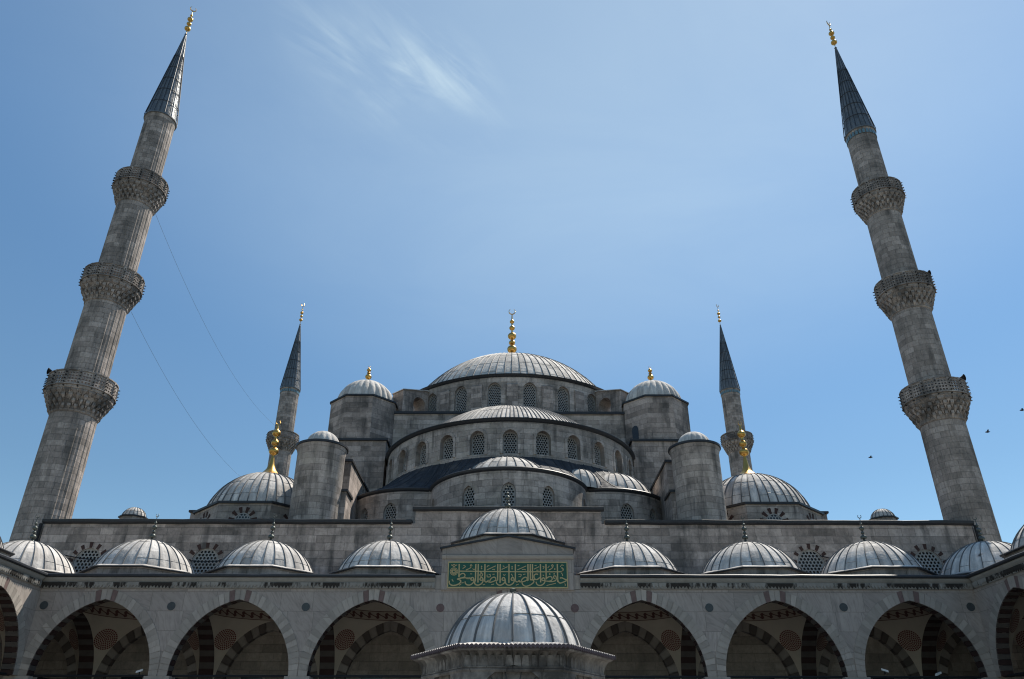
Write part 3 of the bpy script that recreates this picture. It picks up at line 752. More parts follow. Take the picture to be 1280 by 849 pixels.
# ------------------------------------------------------------------ prayer hall
hall=thing('mosque','great stone prayer hall stepping up through half domes to the large central dome','mosque',(0,46.8,0))
MH=flat((0,46.8,0),(1,0,0),(0,1,0)); HWD=28.05; ZW=14.5; STEP=5.65; ZS=15.3
gw=[-24.9,-17.95,17.95,24.9]
gh=[Hole(u,.82,11.4,12.15,.84) for u in gw]
mb=MB(); sheet(mb,MH,-HWD,-STEP,9.7,ZW,gh[:2]); sheet(mb,MH,STEP,HWD,9.7,ZW,gh[2:]); sheet(mb,MH,-STEP,STEP,9.7,ZS)
for h in gh: reveal(mb,MH,h,.25)
for s in (-1,1):
    sheet(mb,flat((s*STEP,46.8,0),(0,1,0),(-s,0,0)),0,2.2,ZW,ZS)
sheet(mb,flat((0,49,0),(1,0,0),(0,-1,0)),-STEP,STEP,ZW,ZS)
mb.build('front_wall',M_HALL,hall)
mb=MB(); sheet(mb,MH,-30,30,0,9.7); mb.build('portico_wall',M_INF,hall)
for i in range(-4,5):
    if i==0: continue
    s=1 if i>0 else -1; u=i*B+s*.9; mb=MB(); mbox(mb,MH,u-.6,u+.6,3.2,5.93,-.03,.05); f=mb.build('portico_window',M_PANE,hall)
    mb=MB()
    for a in ((u-.75,u-.6,3.1,6.05),(u+.6,u+.75,3.1,6.05),(u-.6,u+.6,5.93,6.05)): mbox(mb,MH,*a,-.06,.05)
    mb.build('frame',M_BW,f)
for h in gh:
    w_=add_window(hall,MH,h,.12,.215,.082)
    n=13
    for i in range(0,n,2):
        mb=MB()
        a0,a1=pi*(i+.12)/n,pi*(i+.88)/n; r0,r1=.86,1.12+.1*random.random()
        P=[(h.uc-r0*cos(a0),12.15+r0*sin(a0)),(h.uc-r0*cos(a1),12.15+r0*sin(a1)),(h.uc-r1*cos(a1),12.15+r1*sin(a1)),(h.uc-r1*cos(a0),12.15+r1*sin(a0))]
        mb.face([MH(*p,-.02) for p in P])
        for p,q in zip(P,P[1:]+P[:1]): mb.quad(MH(*p,0),MH(*q,0),MH(*q,-.02),MH(*p,-.02))
        mb.build('arch_stone',M_DARKV,w_)
mb=MB(); cp=lambda z:[(0,z-.06),(-.1,z-.04),(-.18,z+.04),(-.2,z+.19),(-.1,z+.23),(.6,z+.25)]
WH=wavy(MH,.02); sweep(mb,WH,-HWD-.1,-STEP-.2,cp(ZW),0,True,.6); sweep(mb,WH,STEP+.2,HWD+.1,cp(ZW),0,True,.6); sweep(mb,WH,-STEP-.18,STEP+.18,cp(ZS+.004),0,True,.6)
mb.build('wall_coping',M_FLASH,hall)
mb=MB()
for s in (-1,1): sheet(mb,flat((s*HWD,46.8,0),(0,1,0),(-s,0,0)),0,56,0,ZW)
sheet(mb,flat((0,102.8,0),(1,0,0),(0,-1,0)),-HWD,HWD,0,ZW)
mb.build('side_wall',M_HALL,hall)
mb=MB(); box(mb,-HWD+.05,HWD-.05,47,102.7,ZW-.4,ZW-.02); mb.build('terrace_roof',M_LEADK,hall)

# --- lobed wall of the three exedrae
CC_=(0,54.5,5.55); CS_=(6.9,58.4,5.0)
def isect():
    x1,y1,r1=CC_; x2,y2,r2=CS_; d=sqrt((x2-x1)**2+(y2-y1)**2); a=(r1*r1-r2*r2+d*d)/(2*d); h=sqrt(max(0,r1*r1-a*a))
    mx,my=x1+a*(x2-x1)/d,y1+a*(y2-y1)/d
    return min(((mx+h*(y2-y1)/d,my-h*(x2-x1)/d),(mx-h*(y2-y1)/d,my+h*(x2-x1)/d)),key=lambda p:p[1])
ix,iy=isect()
def arcp(c,p,q,n):
    a=atan2(p[0]-c[0],c[1]-p[1]); b=atan2(q[0]-c[0],c[1]-q[1])
    return [(c[0]+c[2]*sin(a+(b-a)*i/n),c[1]-c[2]*cos(a+(b-a)*i/n)) for i in range(n+1)]
ea=1.15
endp=(CS_[0]+CS_[2]*sin(ea),CS_[1]-CS_[2]*cos(ea))
right=arcp(CS_,(ix,iy),endp,22)
mid=arcp(CC_,(-ix,iy),(ix,iy),40)
left=[(-x,y) for x,y in right][::-1]
EP=left[:-1]+mid[:-1]+right
ES=[0]
for a,b in zip(EP,EP[1:]): ES.append(ES[-1]+sqrt((a[0]-b[0])**2+(a[1]-b[1])**2))
half=ES[-1]/2
def EM(u,v,d=0):
    s=min(max(u+half,0),ES[-1]-1e-6)
    i=next(j for j in range(len(ES)-1) if ES[j+1]>=s)
    t=(s-ES[i])/(ES[i+1]-ES[i]); a,b=EP[i],EP[i+1]
    L_=ES[i+1]-ES[i]; nx,ny=-(b[1]-a[1])/L_,(b[0]-a[0])/L_
    return V((a[0]+(b[0]-a[0])*t+nx*d,a[1]+(b[1]-a[1])*t+ny*d,v))
ZE=18.72
usx=half-ES[len(left)-1]          # arc length from the centre to the joint of the lobes
eh=[Hole(0,.48,15.6,17.2,.62),Hole(-2.75,.46,15.6,17.2,.6),Hole(2.75,.46,15.6,17.2,.6)]
sidec=usx+(ES[-1]-ES[len(left)+len(mid)-2])*.40
for s in (-1,1):
    eh+=[Hole(s*(usx-.95),.3,16.2,17.4,.5),Hole(s*sidec,.5,15.2,17.2,.64),Hole(s*(sidec+2.3),.4,15.2,17.2,.6)]
mb=MB(); sheet(mb,EM,-half,half,ZW-.3,ZE,eh,.35)
for h in eh: reveal(mb,EM,h,.3)
mb.build('exedra_wall',M_HALL2,hall)
for h in eh: add_window(hall,EM,h,.2,.2,.08)
mb=MB(); sweep(mb,EM,-half,half,[(0,ZE-.12),(-.12,ZE-.02),(-.16,ZE+.1),(-.1,ZE+.16),(.2,ZE+.17)],0,True,.35); mb.build('exedra_eave',M_FLASH,hall)
# --- lead skirt roof from the lobes up to the half-dome drum
SDC=(0.1,64.0,10.4); ZR=21.35
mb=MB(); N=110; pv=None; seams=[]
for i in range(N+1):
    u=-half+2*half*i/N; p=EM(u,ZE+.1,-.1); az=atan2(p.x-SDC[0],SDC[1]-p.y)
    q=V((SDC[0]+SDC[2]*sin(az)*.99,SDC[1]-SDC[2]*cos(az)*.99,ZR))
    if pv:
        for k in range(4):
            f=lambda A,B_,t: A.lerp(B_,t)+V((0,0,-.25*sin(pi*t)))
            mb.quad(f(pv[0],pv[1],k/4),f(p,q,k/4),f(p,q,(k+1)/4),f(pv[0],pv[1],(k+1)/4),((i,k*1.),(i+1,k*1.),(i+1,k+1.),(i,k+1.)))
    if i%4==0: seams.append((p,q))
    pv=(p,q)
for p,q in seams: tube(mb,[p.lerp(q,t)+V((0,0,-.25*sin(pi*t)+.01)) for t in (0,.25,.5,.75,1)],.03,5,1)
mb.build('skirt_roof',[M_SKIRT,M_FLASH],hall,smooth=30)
dome_mesh(5.1,54.6,ZE+.1,1.75,1.75,18,.03,(.4,),seed=17,skirt=0).build('exedra_dome',[M_LEADM,M_SEAM],hall,smooth=35)
dome_mesh(CC_[0]-.1,CC_[1]-1.45,ZE+.1,3.6,1.95,32,.04,(.3,.62),seed=3,skirt=0).build('exedra_dome',[M_LEADM,M_SEAM],hall,smooth=35)
for s in (-1,1):
    dome_mesh(s*(CS_[0]+.9),CS_[1]-1.5+(.8 if s<0 else 0),ZE+.1,3.1,2.15 if s>0 else 1.15,26,.04,(.3,.62),seed=5+s,skirt=0).build('exedra_dome',[M_LEADM,M_SEAM],hall,smooth=35)
# --- half-dome drum
SM=cyl(*SDC); ZD=24.15; R_=SDC[2]
sh=[Hole(R_*radians(13.5*i),.56,21.5,22.75,.62) for i in range(-6,7)]
mb=MB(); sheet(mb,SM,-R_*pi/2*1.0,R_*pi/2*1.0,ZR-3.2,ZD,sh,.4)
for h in sh: reveal(mb,SM,h,.5)
mb.build('half_dome_drum',M_HALL2,hall)
for h in sh: add_window(hall,SM,Hole(h.uc,.56,21.5,22.75,.62),.42,.2,.08)
def hoodring(h,w,t):
    mb=MB(); o=Hole(h.uc,h.hw+w,h.sill,h.spring,h.rise+w).outline(); i_=Hole(h.uc,h.hw,h.sill,h.spring,h.rise).outline()
    for a,b,c,e in zip(o,o[1:],i_[1:],i_):
        mb.quad(SM(*a,-t),SM(*b,-t),SM(*c,-t),SM(*e,-t),(a,b,c,e)); mb.quad(SM(*a,0),SM(*b,0),SM(*b,-t),SM(*a,-t)); mb.quad(SM(*c,0),SM(*e,0),SM(*e,-t),SM(*c,-t))
    return mb
for h in sh: hoodring(h,.2,.07).build('window_surround',M_HALL2,hall)
eave=lambda z:[(0,z-.16),(-.14,z-.08),(-.22,z+.02),(-.26,z+.05),(-.26,z+.11),(-.18,z+.14),(2.2,z+.2)]
mb=MB(); sweep(mb,SM,-R_*pi/2,R_*pi/2,eave(ZD),0,True,.4); mb.build('half_dome_eave',M_FLASH,hall)
dome_mesh(SDC[0],SDC[1],ZD+.17,9.0,4.5,72,.05,(.13,.34,.6),a0=-pi/2,a1=pi/2,seed=9,skirt=0,rh=.055).build('half_dome',[M_LEADM,M_SEAM],hall,smooth=35)
# --- central block under the main dome
mb=MB(); box(mb,-12.4,12.6,64.15,89,14,29.1); mb.build('central_block',M_HALL2,hall)
mb=MB(); box(mb,-12.55,12.75,64.0,89.15,29.1,29.32); mb.build('central_block_coping',M_FLASH,hall)
# --- main drum and dome
MX,MY,MR=.24,76.5,12.35; MM=cyl(MX,MY,MR); ZM=32.95
dh=[Hole(MR*radians(7.5+15*i),.62,29.75,31.6,.7) for i in range(-7,7)]
mb=MB(); sheet(mb,MM,-MR*pi,MR*pi,28.9,ZM,dh,.45)
for h in dh: reveal(mb,MM,h,.45)
mb.build('main_drum',M_HALL2,hall)
for h in dh: add_window(hall,MM,h,.3,.19,.077)
for i in range(-7,8):     # shallow piers between the drum windows
    mb=MB(); u=MR*radians(15*i)
    sheet(mb,MM,u-.5,u+.5,29.2,32.0,(),.3,-.16)
    for e in (-.5,.5): mb.quad(MM(u+e,29.2,0),MM(u+e,29.2,-.16),MM(u+e,32.0,-.16),MM(u+e,32.0,0))
    mb.quad(MM(u-.5,32,-.16),MM(u+.5,32,-.16),MM(u+.5,32.15,0),MM(u-.5,32.15,0))
    mb.build('drum_pier',M_HALL,hall)
mb=MB(); sweep(mb,MM,-MR*pi,MR*pi,eave(ZM),0,False,.45); mb.build('main_drum_eave',M_FLASH,hall)
md=dome_mesh(MX,MY,ZM+.18,11.15,7.05,88,.045,(.1,.24,.42,.62),seed=11,rh=.05,skirt=.05).build('main_dome',[M_LEADM,M_SEAM],hall,smooth=35)
finial_mesh(MX,MY,ZM+7.1,7.4,[(.29,.54),(.40,.36),(.515,.48),(.655,.32),(.765,.26)],1.6,1.5,True,0,.36).build('finial',M_GOLD,md,smooth=40)
# flying buttresses on the drum
def fly(s):
    mb=MB(); o=V((MX,MY,0)); ang=s*radians(43)
    rd=V((sin(ang),-cos(ang),0)); tn=V((cos(ang),sin(ang),0))
    M=lambda u,v,d: o+rd*(MR+u)+tn*d+V((0,0,v))
    h=Hole(1.0,.75,29.2,30.9,.75); topf=lambda u:32.6-.28*max(0,u-.3)
    for d in (-.75,.75):
        sheet(mb,M,0,3.0,29.0,32,[h],99,d,0,topf)
    o_=h.outline()
    for a,b in zip(o_,o_[1:]): mb.quad(M(*a,-.75),M(*b,-.75),M(*b,.75),M(*a,.75))
    mb.quad(M(3,29,-.75),M(3,29,.75),M(3,topf(3),.75),M(3,topf(3),-.75))
    b=mb.build('flying_buttress',M_HALL,hall)
    t=MB()
    pts=[0,.3,3.1]
    for a,c in zip(pts,pts[1:]):
        t.quad(M(a,topf(a)+.02,-.85),M(c,topf(c)+.02,-.85),M(c,topf(c)+.02,.85),M(a,topf(a)+.02,.85))
        t.quad(M(a,topf(a)-.06,-.85),M(c,topf(c)-.06,-.85),M(c,topf(c)+.02,-.85),M(a,topf(a)+.02,-.85))
        t.quad(M(a,topf(a)-.06,.85),M(c,topf(c)-.06,.85),M(c,topf(c)+.02,.85),M(a,topf(a)+.02,.85))
    t.quad(M(3.1,topf(3.1)-.06,-.85),M(3.1,topf(3.1)-.06,.85),M(3.1,topf(3.1)+.02,.85),M(3.1,topf(3.1)+.02,-.85))
    t.build('coping',M_LEAD,b)
for s in (-1,1): fly(s)
# --- weight towers with gadrooned lead domes
def weight_tower(cx,cy,front=True):
    mb=MB(); prism(mb,ngon_pts(cx,cy,2.85,8),14,30.05)
    tw=mb.build('weight_tower',M_HALL,hall)
    e=MB(); prism(e,ngon_pts(cx,cy,2.97,8),30.05,30.2,0,False,True)
    p=ngon_pts(cx,cy,2.97,8); q=ngon_pts(cx,cy,2.5,8)
    for i in range(8):
        j=(i+1)%8; e.quad(V((p[i].x,p[i].y,30.2)),V((p[j].x,p[j].y,30.2)),V((q[j].x,q[j].y,30.3)),V((q[i].x,q[i].y,30.3)))
    e.build('eave',M_FLASH,tw)
    d=MB(); lathe(d,cx,cy,cap_prof(2.58,2.5,30.22,18),24*8,0,lambda a,r,z:r*(1+.055*(abs(sin(12*a))-.5)*min(1,r/.8)),uvs=24)
    d=d.build('dome',M_LEAD,tw,smooth=50)
    finial_mesh(cx,cy,32.65,1.75,[(.36,.3),(.58,.17),(.76,.2)],.5,.35,True,.4,.1).build('finial',M_GOLD,d,smooth=40)
    if front:
        sg=1 if cx>0 else -1
        b=MB(); x0,x1=sorted((cx-sg*2.7,cx+sg*2.6)); box(b,x0,x1,62.05,66,14,25.75); 
        x0,x1=sorted((cx-sg*2.7,cx-sg*3.6)); box(b,x0,x1,63.3,66,14,25.2)
        b.build('tower_base',M_HALL,tw)
        c=MB(); x0,x1=sorted((cx-sg*2.85,cx+sg*2.75)); box(c,x0,x1,61.9,66,25.75,25.93); x0,x1=sorted((cx-sg*2.86,cx-sg*3.6)); box(c,x0,x1,63.15,66,25.2,25.36); c.build('base_coping',M_FLASH,tw)
        # doorway in the inner flank
        P=ngon_pts(cx,cy,2.85,8)
        for i in range(8):
            a,b_=P[i],P[(i+1)%8]; m=(a+b_)/2-V((cx,cy,0))
            if sg>0 and m.x<-1 and m.y<-1:
                U=(b_-a).normalized(); Md=flat(a,U,V((-U.y,U.x,0))); pane_mesh(Md,Hole(1.0,.33,26.0,27.3,.38),-.015).build('doorway',M_PANE,tw)
        # link wall running back to the drum
        k=MB(); x0,x1=sorted((cx-sg*1.6,cx-sg*3.4)); box(k,x0,x1,65.6,69,29.2,30.0); k.build('link_wall',M_HALL,tw)
        k=MB(); box(k,x0-.05,x1+.05,65.45,69,30.0,30.16); k.build('link_coping',M_FLASH,tw)
for s in (-1,1):
    weight_tower(s*13.1,65.2); weight_tower(s*13.1,88,False)
# --- stepped buttresses between the towers and the stair turrets
def buttress(x0,x1,y0,y1,z):
    mb=MB(); box(mb,x0,x1,y0,y1,14,z); b=mb.build('buttress',M_HALL,hall)
    c=MB(); box(c,x0-.1,x1+.1,y0-.12,y1,z,z+.16); c.build('coping',M_FLASH,b)
for s in (-1,1):
    a,b=sorted((s*11.05,s*14.2)); buttress(a,b,52.2,62.0,20.35)
    a,b=sorted((s*10.75,s*13.5)); buttress(a,b,50.2,52.1,17.55)
# --- round stair turrets
for s in (-1,1):
    cx=s*12.62-.03; mb=MB(); lathe(mb,cx,50,[(1.58,14),(1.58,20.0),(1.63,20.15),(1.68,20.38)],48); t=mb.build('stair_turret',M_HALL2,hall,smooth=40)
    e=MB(); lathe(e,cx,50,[(1.66,20.38),(1.76,20.4),(1.76,20.54),(1.15,20.74)],48); e.build('eave',M_FLASH,t,smooth=40)
    d=MB(); lathe(d,cx,50,cap_prof(1.14,1.0,20.7,14),16*8,0,lambda a,r,z:r*(1+.05*(abs(sin(8*a))-.5)*min(1,r/.5)),uvs=16); d.build('cap_dome',M_LEAD,t,smooth=50)
# --- corner domes
for s in (-1,1):
    cx=s*17.52; mb=MB(); prism(mb,ngon_pts(cx,55,4.22,8),14,16.92); dr=mb.build('corner_drum',M_HALL2,hall)
    e=MB(); prism(e,ngon_pts(cx,55,4.38,8),16.92,17.06,0,True,True); e.build('eave',M_FLASH,dr)
    d=dome_mesh(cx,55,17.08,4.0,3.2,40,.04,(.14,.4,.66),seed=70+s,rh=.05,skirt=0).build('corner_dome',[M_LEAD,M_SEAM],hall,smooth=35)
    finial_mesh(cx,55,20.26,4.5,[(.42,.36),(.57,.29),(.74,.32)],.85,1.15,True,.5,.17).build('finial',M_GOLD,d,smooth=40)
    P=ngon_pts(cx,55,4.22,8)
    for i in range(8):
        a,b=P[i],P[(i+1)%8]
        if (a.y+b.y)/2>55.5: continue
        U=(b-a).normalized(); Dn=V((-U.y,U.x,0)); L_=(b-a).length
        Mo=flat(a,U,Dn)
        h=Hole(L_/2,.52,15.2,15.75,.52)
        w_=grille_mesh(Mo,h,-.02,.2,.078,.05,.02).build('window',M_GRILLE,dr)
        pane_mesh(Mo,h,-.008).build('pane',M_PANE,w_)
        n=11
        for q in range(0,n,2):
            k=MB()
            a0,a1=pi*(q+.05)/n,pi*(q+.95)/n; r0,r1=.56,.95
            pts=[(L_/2-r0*cos(a0),15.75+r0*sin(a0)),(L_/2-r0*cos(a1),15.75+r0*sin(a1)),(L_/2-r1*cos(a1),15.75+r1*sin(a1)),(L_/2-r1*cos(a0),15.75+r1*sin(a0))]
            k.face([Mo(*p,-.025) for p in pts])
            for p,r2 in zip(pts,pts[1:]+pts[:1]): k.quad(Mo(*p,0),Mo(*r2,0),Mo(*r2,-.025),Mo(*p,-.025))
            k.build('arch_stone',M_DARKV,w_)
    b=MB(); x0,x1=sorted((s*14.6,s*23.4)); box(b,x0,x1,56.5,66,14,17.95); q=b.build('corner_block',M_HALL,hall)
    b=MB(); box(b,x0-.12,x1+.12,56.35,66,17.95,18.1); b.build('coping',M_FLASH,q)
    cx=s*25.3; t=MB(); prism(t,ngon_pts(cx,52,.8,8),14,16.2); t=t.build('roof_lantern',M_HALL2,hall)
    e=MB(); prism(e,ngon_pts(cx,52,.9,8),16.2,16.28,0,True,True); e.build('eave',M_FLASH,t)
    dome_mesh(cx,52,16.28,.78,.68,18,.02,(.3,),seed=80,skirt=0,rh=.025).build('cap_dome',[M_LEAD,M_SEAM],t,smooth=40)
for s in (-1,1):     # downpipes at the ends of the front wall
    mb=MB()
    for o in (0,.3): tube(mb,[V((s*(HWD+.1+o*.6),46.6+o,14.4)),V((s*(HWD+.12+o*.6),46.6+o,10))],.1,8)
    mb.build('downpipe',M_IRON,hall)

# ------------------------------------------------------------------ minarets
def minaret(cx,cy,zb,zcone,ztip,ztop,label,tile,scale=1.0,seed=0):
    """zb = rim heights of the three balconies from the lowest up"""
    rnd=random.Random(seed)
    root=thing('minaret',label,'minaret',(cx,cy,0),'minarets of the mosque')
    rs=[1.46*scale,1.40*scale,1.31*scale,1.17*scale]; pr=[2.24*scale,2.1*scale,1.98*scale]
    fl=lambda a,r,z: r*(1+.034*max(0,1-abs(((a*20/(2*pi))%1)-.5)/.12)+.008*cos(20*a))
    mb=MB()
    prism(mb,ngon_pts(cx,cy,2.3*scale,8),0,9.5); 
    lathe(mb,cx,cy,[(2.3*scale,9.5),(rs[0]+.1,11.5)],24)
    segs=[(11.5,zb[0]-2.7,rs[0]*1.04,rs[0])]
    for i in range(3):
        top=zb[i+1]-2.6 if i<2 else zcone-.5
        segs.append((zb[i]-1.1,top,rs[i+1]*1.02,rs[i+1]))
    for z0,z1,ra,rb in segs: lathe(mb,cx,cy,[(ra,z0),((ra+rb)/2,(z0+z1)/2),(rb,z1)],120,0,fl)
    lathe(mb,cx,cy,[(rs[3]*1.0,zcone-.5),(rs[3]*1.04,zcone-.12),(rs[3]*1.05,zcone)],60)
    mb.build('shaft',M_MIN,root,smooth=25)
    for i in range(3):
        zr=zb[i]; R=pr[i]; rsx=rs[i]; zf=zr-1.12
        bal=MB()
        # stepped core of the corbels
        prof=[(rsx*1.0,zr-2.75),(rsx*1.06,zr-2.7),(rsx+.02+(R-rsx)*.1,zr-2.35),(rsx+(R-rsx)*.3,zr-2.0),(rsx+(R-rsx)*.55,zr-1.65),(R-.14,zr-1.38),(R-.05,zr-1.3),(R-.05,zf),(R-.2,zf),(rs[i+1],zf)]
        lathe(bal,cx,cy,prof,48)
        N=26
        for t in range(4):          # tiers of stalactite teeth, gaps between them dark
            zt0=zr-2.62+.33*t; zt1=zt0+.36; ro=rsx+.10+(R-.12-rsx)*(t+1)/4.4; ri=ro-.32
            for j in range(N):
                if rnd.random()<.06: continue
                a=2*pi*(j+.5*(t%2))/N; wd=pi/N*(.5 if t<3 else .78)
                g=lambda aa,rr,zz:V((cx+rr*sin(aa),cy-rr*cos(aa),zz))
                A=[g(a-wd,ri,zt0),g(a+wd,ri,zt0),g(a+wd,ro,zt1),g(a-wd,ro,zt1)]; tip=g(a,ri+.1,zt0-.14); 
                mid_l,mid_r=g(a-wd,ro,zt0+.16),g(a+wd,ro,zt0+.16)
                bal.face((mid_l,tip,mid_r)); bal.face((mid_l,mid_r,A[2],A[3])); bal.face((A[0],tip,mid_l)); bal.face((A[1],tip,mid_r)); bal.face((A[0],mid_l,A[3],g(a-wd,ri,zt1))); bal.face((A[1],mid_r,A[2],g(a+wd,ri,zt1)))
        bo=bal.build('balcony',M_CORB,root)
        # pierced parapet
        pa=MB(); n=16; Rp=R-.02
        for j in range(n):
            a0,a1=2*pi*(j+.06)/n,2*pi*(j+.94)/n
            p0=V((cx+Rp*sin(a0),cy-Rp*cos(a0),0)); p1=V((cx+Rp*sin(a1),cy-Rp*cos(a1),0)); U=(p1-p0); W_=U.length; U/=W_; Dn=V((-U.y,U.x,0))
            Mp=flat(p0,U,Dn)
            for dpt in (0,.1):
                gx=3; gz=4; mx=W_*.1; cw=(W_-2*mx)/gx; ch=(1.0-.2)/gz
                sheet(pa,Mp,0,mx,zf,zf+1.0,(),99,dpt); sheet(pa,Mp,W_-mx,W_,zf,zf+1.0,(),99,dpt); sheet(pa,Mp,mx,W_-mx,zf,zf+.1,(),99,dpt); sheet(pa,Mp,mx,W_-mx,zf+.9,zf+1.,(),99,dpt)
                for x in range(gx):
                    for z in range(gz):
                        u=mx+cw*x; v=zf+.1+ch*z; o=[(u,v),(u+cw,v),(u+cw,v+ch),(u,v+ch)]; hh=.5-.30
                        c_=[(u+cw*(.5+q*.29),v+ch*(.5+w_*.29)) for q,w_ in ((-1,-1),(1,-1),(1,1),(-1,1))]
                        for e in range(4):
                            pa.face([Mp(*o[e],dpt),Mp(*o[(e+1)%4],dpt),Mp(*c_[(e+1)%4],dpt),Mp(*c_[e],dpt)],(o[e],o[(e+1)%4],c_[(e+1)%4],c_[e]))
                            if dpt==0: pa.face([Mp(*c_[e],0),Mp(*c_[(e+1)%4],0),Mp(*c_[(e+1)%4],.1),Mp(*c_[e],.1)])
            # post
            am=2*pi*j/n; c0=V((cx+Rp*sin(am),cy-Rp*cos(am),0)); t_=V((cos(am),sin(am),0)); nr=V((sin(am),-cos(am),0))
            Mq=lambda u,v,d:c0+t_*u+nr*d+V((0,0,v))
            mbox(pa,Mq,-.09,.09,zf,zf+1.08,-.1,.04)
        lathe(pa,cx,cy,[(Rp-.14,zf+1.0),(Rp+.04,zf+1.0),(Rp+.04,zf+1.07),(Rp-.14,zf+1.07),(Rp-.14,zf+1.0)],32)
        lathe(pa,cx,cy,[(Rp-.02,zf-.02),(Rp+.07,zf-.02),(Rp+.07,zf+.05),(Rp-.02,zf+.07)],32)
        # festoon lamps on the posts
        for j in range(n):
            am=2*pi*j/n; nr=V((sin(am),-cos(am),0))
            for z in (-.12,.12,.36,.6,.84):
                p=V((cx,cy,zf+z))+nr*(Rp+(.03 if z>0 else -.02)); tube(pa,[p-nr*.04,p+nr*.13],[.05,.035],5,1)
        pa.build('parapet',[M_CORB,M_IRON],bo)
    # lead spire
    c=MB(); rc=rs[3]*1.1; nl=20
    zz=[zcone+(ztip-zcone)*t for t in (0,.012,.3,.6,.85,1)]
    lathe(c,cx,cy,[(rc-.1,zcone-.02),(rc+.04,zcone),(rc+.04,zcone+.09),(rc-.04,zcone+.14),(rc*.68,zcone+(ztip-zcone)*.33),(rc*.36,zcone+(ztip-zcone)*.66),(.07,ztip)],40,0,None,0,2*pi,nl)
    for j in range(nl):
        a=2*pi*j/nl; tt=.97 if j%2==0 else .72
        f=lambda t:V((cx+(rc*(1-t)+.05)*sin(a),cy-(rc*(1-t)+.05)*cos(a),zcone+.14+(ztip-zcone-.14)*t))
        tube(c,[f(0),f(tt*.5),f(tt)],.028,4,1)
    for t in (.13,.27,.41,.55,.69,.82):
        r=rc*(1-t)+.035; zt=zcone+.14+(ztip-zcone-.14)*t
        lathe(c,cx,cy,[(r-.01,zt-.025),(r+.025,zt),(r-.01,zt+.025)],40,1)
    sp_=c.build('spire',[M_LEADC,M_FLASH],root,smooth=30)
    H=ztop-ztip
    finial_mesh(cx,cy,ztip-.1,H,[(.22,.27),(.40,.21),(.57,.25),(.72,.12)],.12,.15,True,.6,.26).build('finial',M_GOLD,sp_,smooth=40)
    if tile:
        tb=MB(); n=26; r=rs[3]*1.055
        for j in range(n):
            a=2*pi*j/n; nr=V((sin(a),-cos(a),0)); t_=V((cos(a),sin(a),0)); c0=V((cx,cy,0))+nr*r; hw_=pi*r/n*.72
            pts=[(-hw_,zcone-.62),(hw_,zcone-.62),(hw_,zcone-.3),(0,zcone-.18),(-hw_,zcone-.3)]
            tb.face([c0+t_*u+nr*.012+V((0,0,z)) for u,z in pts])
            for (u,z),(u2,z2) in zip(pts,pts[1:]+pts[:1]): tb.quad(c0+t_*u+V((0,0,z))-nr*.02,c0+t_*u2+V((0,0,z2))-nr*.02,c0+t_*u2+V((0,0,z2))+nr*.012,c0+t_*u+V((0,0,z))+nr*.012)
        tb.build('tile_band',M_TILE,root)
    return root
ML=(-29.2,48.5); MRt=(29.02,48.5)
minaret(*ML,(24.75,33.35,42.35),48.75,59.45,62.95,'tall near minaret on the left, sunlit down its right flank, untiled below its spire',False,.975,1)
minaret(*MRt,(24.35,32.9,41.6),47.4,57.9,61.25,'tall near minaret on the right, wholly in shade, with turquoise tiles below its spire',True,.925,2)
minaret(-31.95,103,(24.8,33.4,42.5),49.35,60.55,64.15,'distant minaret behind the left golden finial, a strip of sun on its right side',True,1.1,3)
minaret(31.95,103,(24.8,33.4,42.5),49.35,60.55,64.15,'distant minaret behind the right golden finial, standing all in shade',True,1.1,4)

# ------------------------------------------------------------------ loudspeakers
def horn(p,d,label):
    p=V(p); d=V(d).normalized(); r=thing('loudspeaker',label,'loudspeaker',tuple(p),'loudspeakers on the minarets')
    mb=MB(); tube(mb,[p+d*.05,p+d*.2,p+d*.35,p+d*.48,p+d*.55,p+d*.47],[.05,.06,.1,.18,.24,.04],14); mb.build('horn',M_IRON,r)
    mb=MB(); tube(mb,[p-d*.45,p+d*.1],.09,8); tube(mb,[p,p+V((0,0,-.75))],.03,6); mb.build('driver',M_IRON,r)
horn((-31.1,48.2,25.3),(-1,-.25,.12),'black horn loudspeaker at the lowest balcony of the left near minaret')
horn((30.75,48.3,25.0),(1,-.2,.15),'black horn loudspeaker at the lowest balcony of the right near minaret')
horn((30.5,48.2,33.5),(1,-.2,.15),'black horn loudspeaker at the middle balcony of the right near minaret')
# ------------------------------------------------------------------ wires
def wire(a,b,sag,label):
    a,b=V(a),V(b); mb=MB(); tube(mb,[a.lerp(b,i/40)-V((0,0,sag*4*(i/40)*(1-i/40))) for i in range(41)],.012,4)
    tag(mb.build('wire',M_WIRE),label,'wire',None)
wire((-28.3,49.9,40.3),(-31.6,101.4,42.4),2.6,'thin wire sagging from the top balcony of the left near minaret to the distant one')
wire((-28.1,49.9,31.2),(-31.6,101.4,33.2),2.6,'thin wire sagging from the middle balcony of the left near minaret behind the corner dome')
# ------------------------------------------------------------------ floodlights on the tie rods
def flood(x,y,z,a,label):
    r=thing('floodlight',label,'floodlight',(x,y,z),'floodlights under the arches')
    c,s=cos(a),sin(a); M=lambda u,v,d:V((x+u*c-d*s,y+u*s+d*c,z+v+u*.35))
    mb=MB(); mbox(mb,M,-.16,.13,.12,.21,-.06,.06); mb.build('casing',M_WHITE,r)
    mb=MB(); tube(mb,[V((x,y,z)),V((x,y,z+.18))],.03,6); mb.build('bracket',M_IRON,r)
flood(-17.55,40.3,5.42,.2,'small white floodlight on the tie rod of the leftmost front arch')
flood(18.05,40.3,5.5,pi-.3,'small white floodlight on the tie rod near the left foot of the rightmost front arch')
flood(20.6,40.3,5.36,.3,'small white floodlight on the tie rod at the middle of the rightmost front arch')

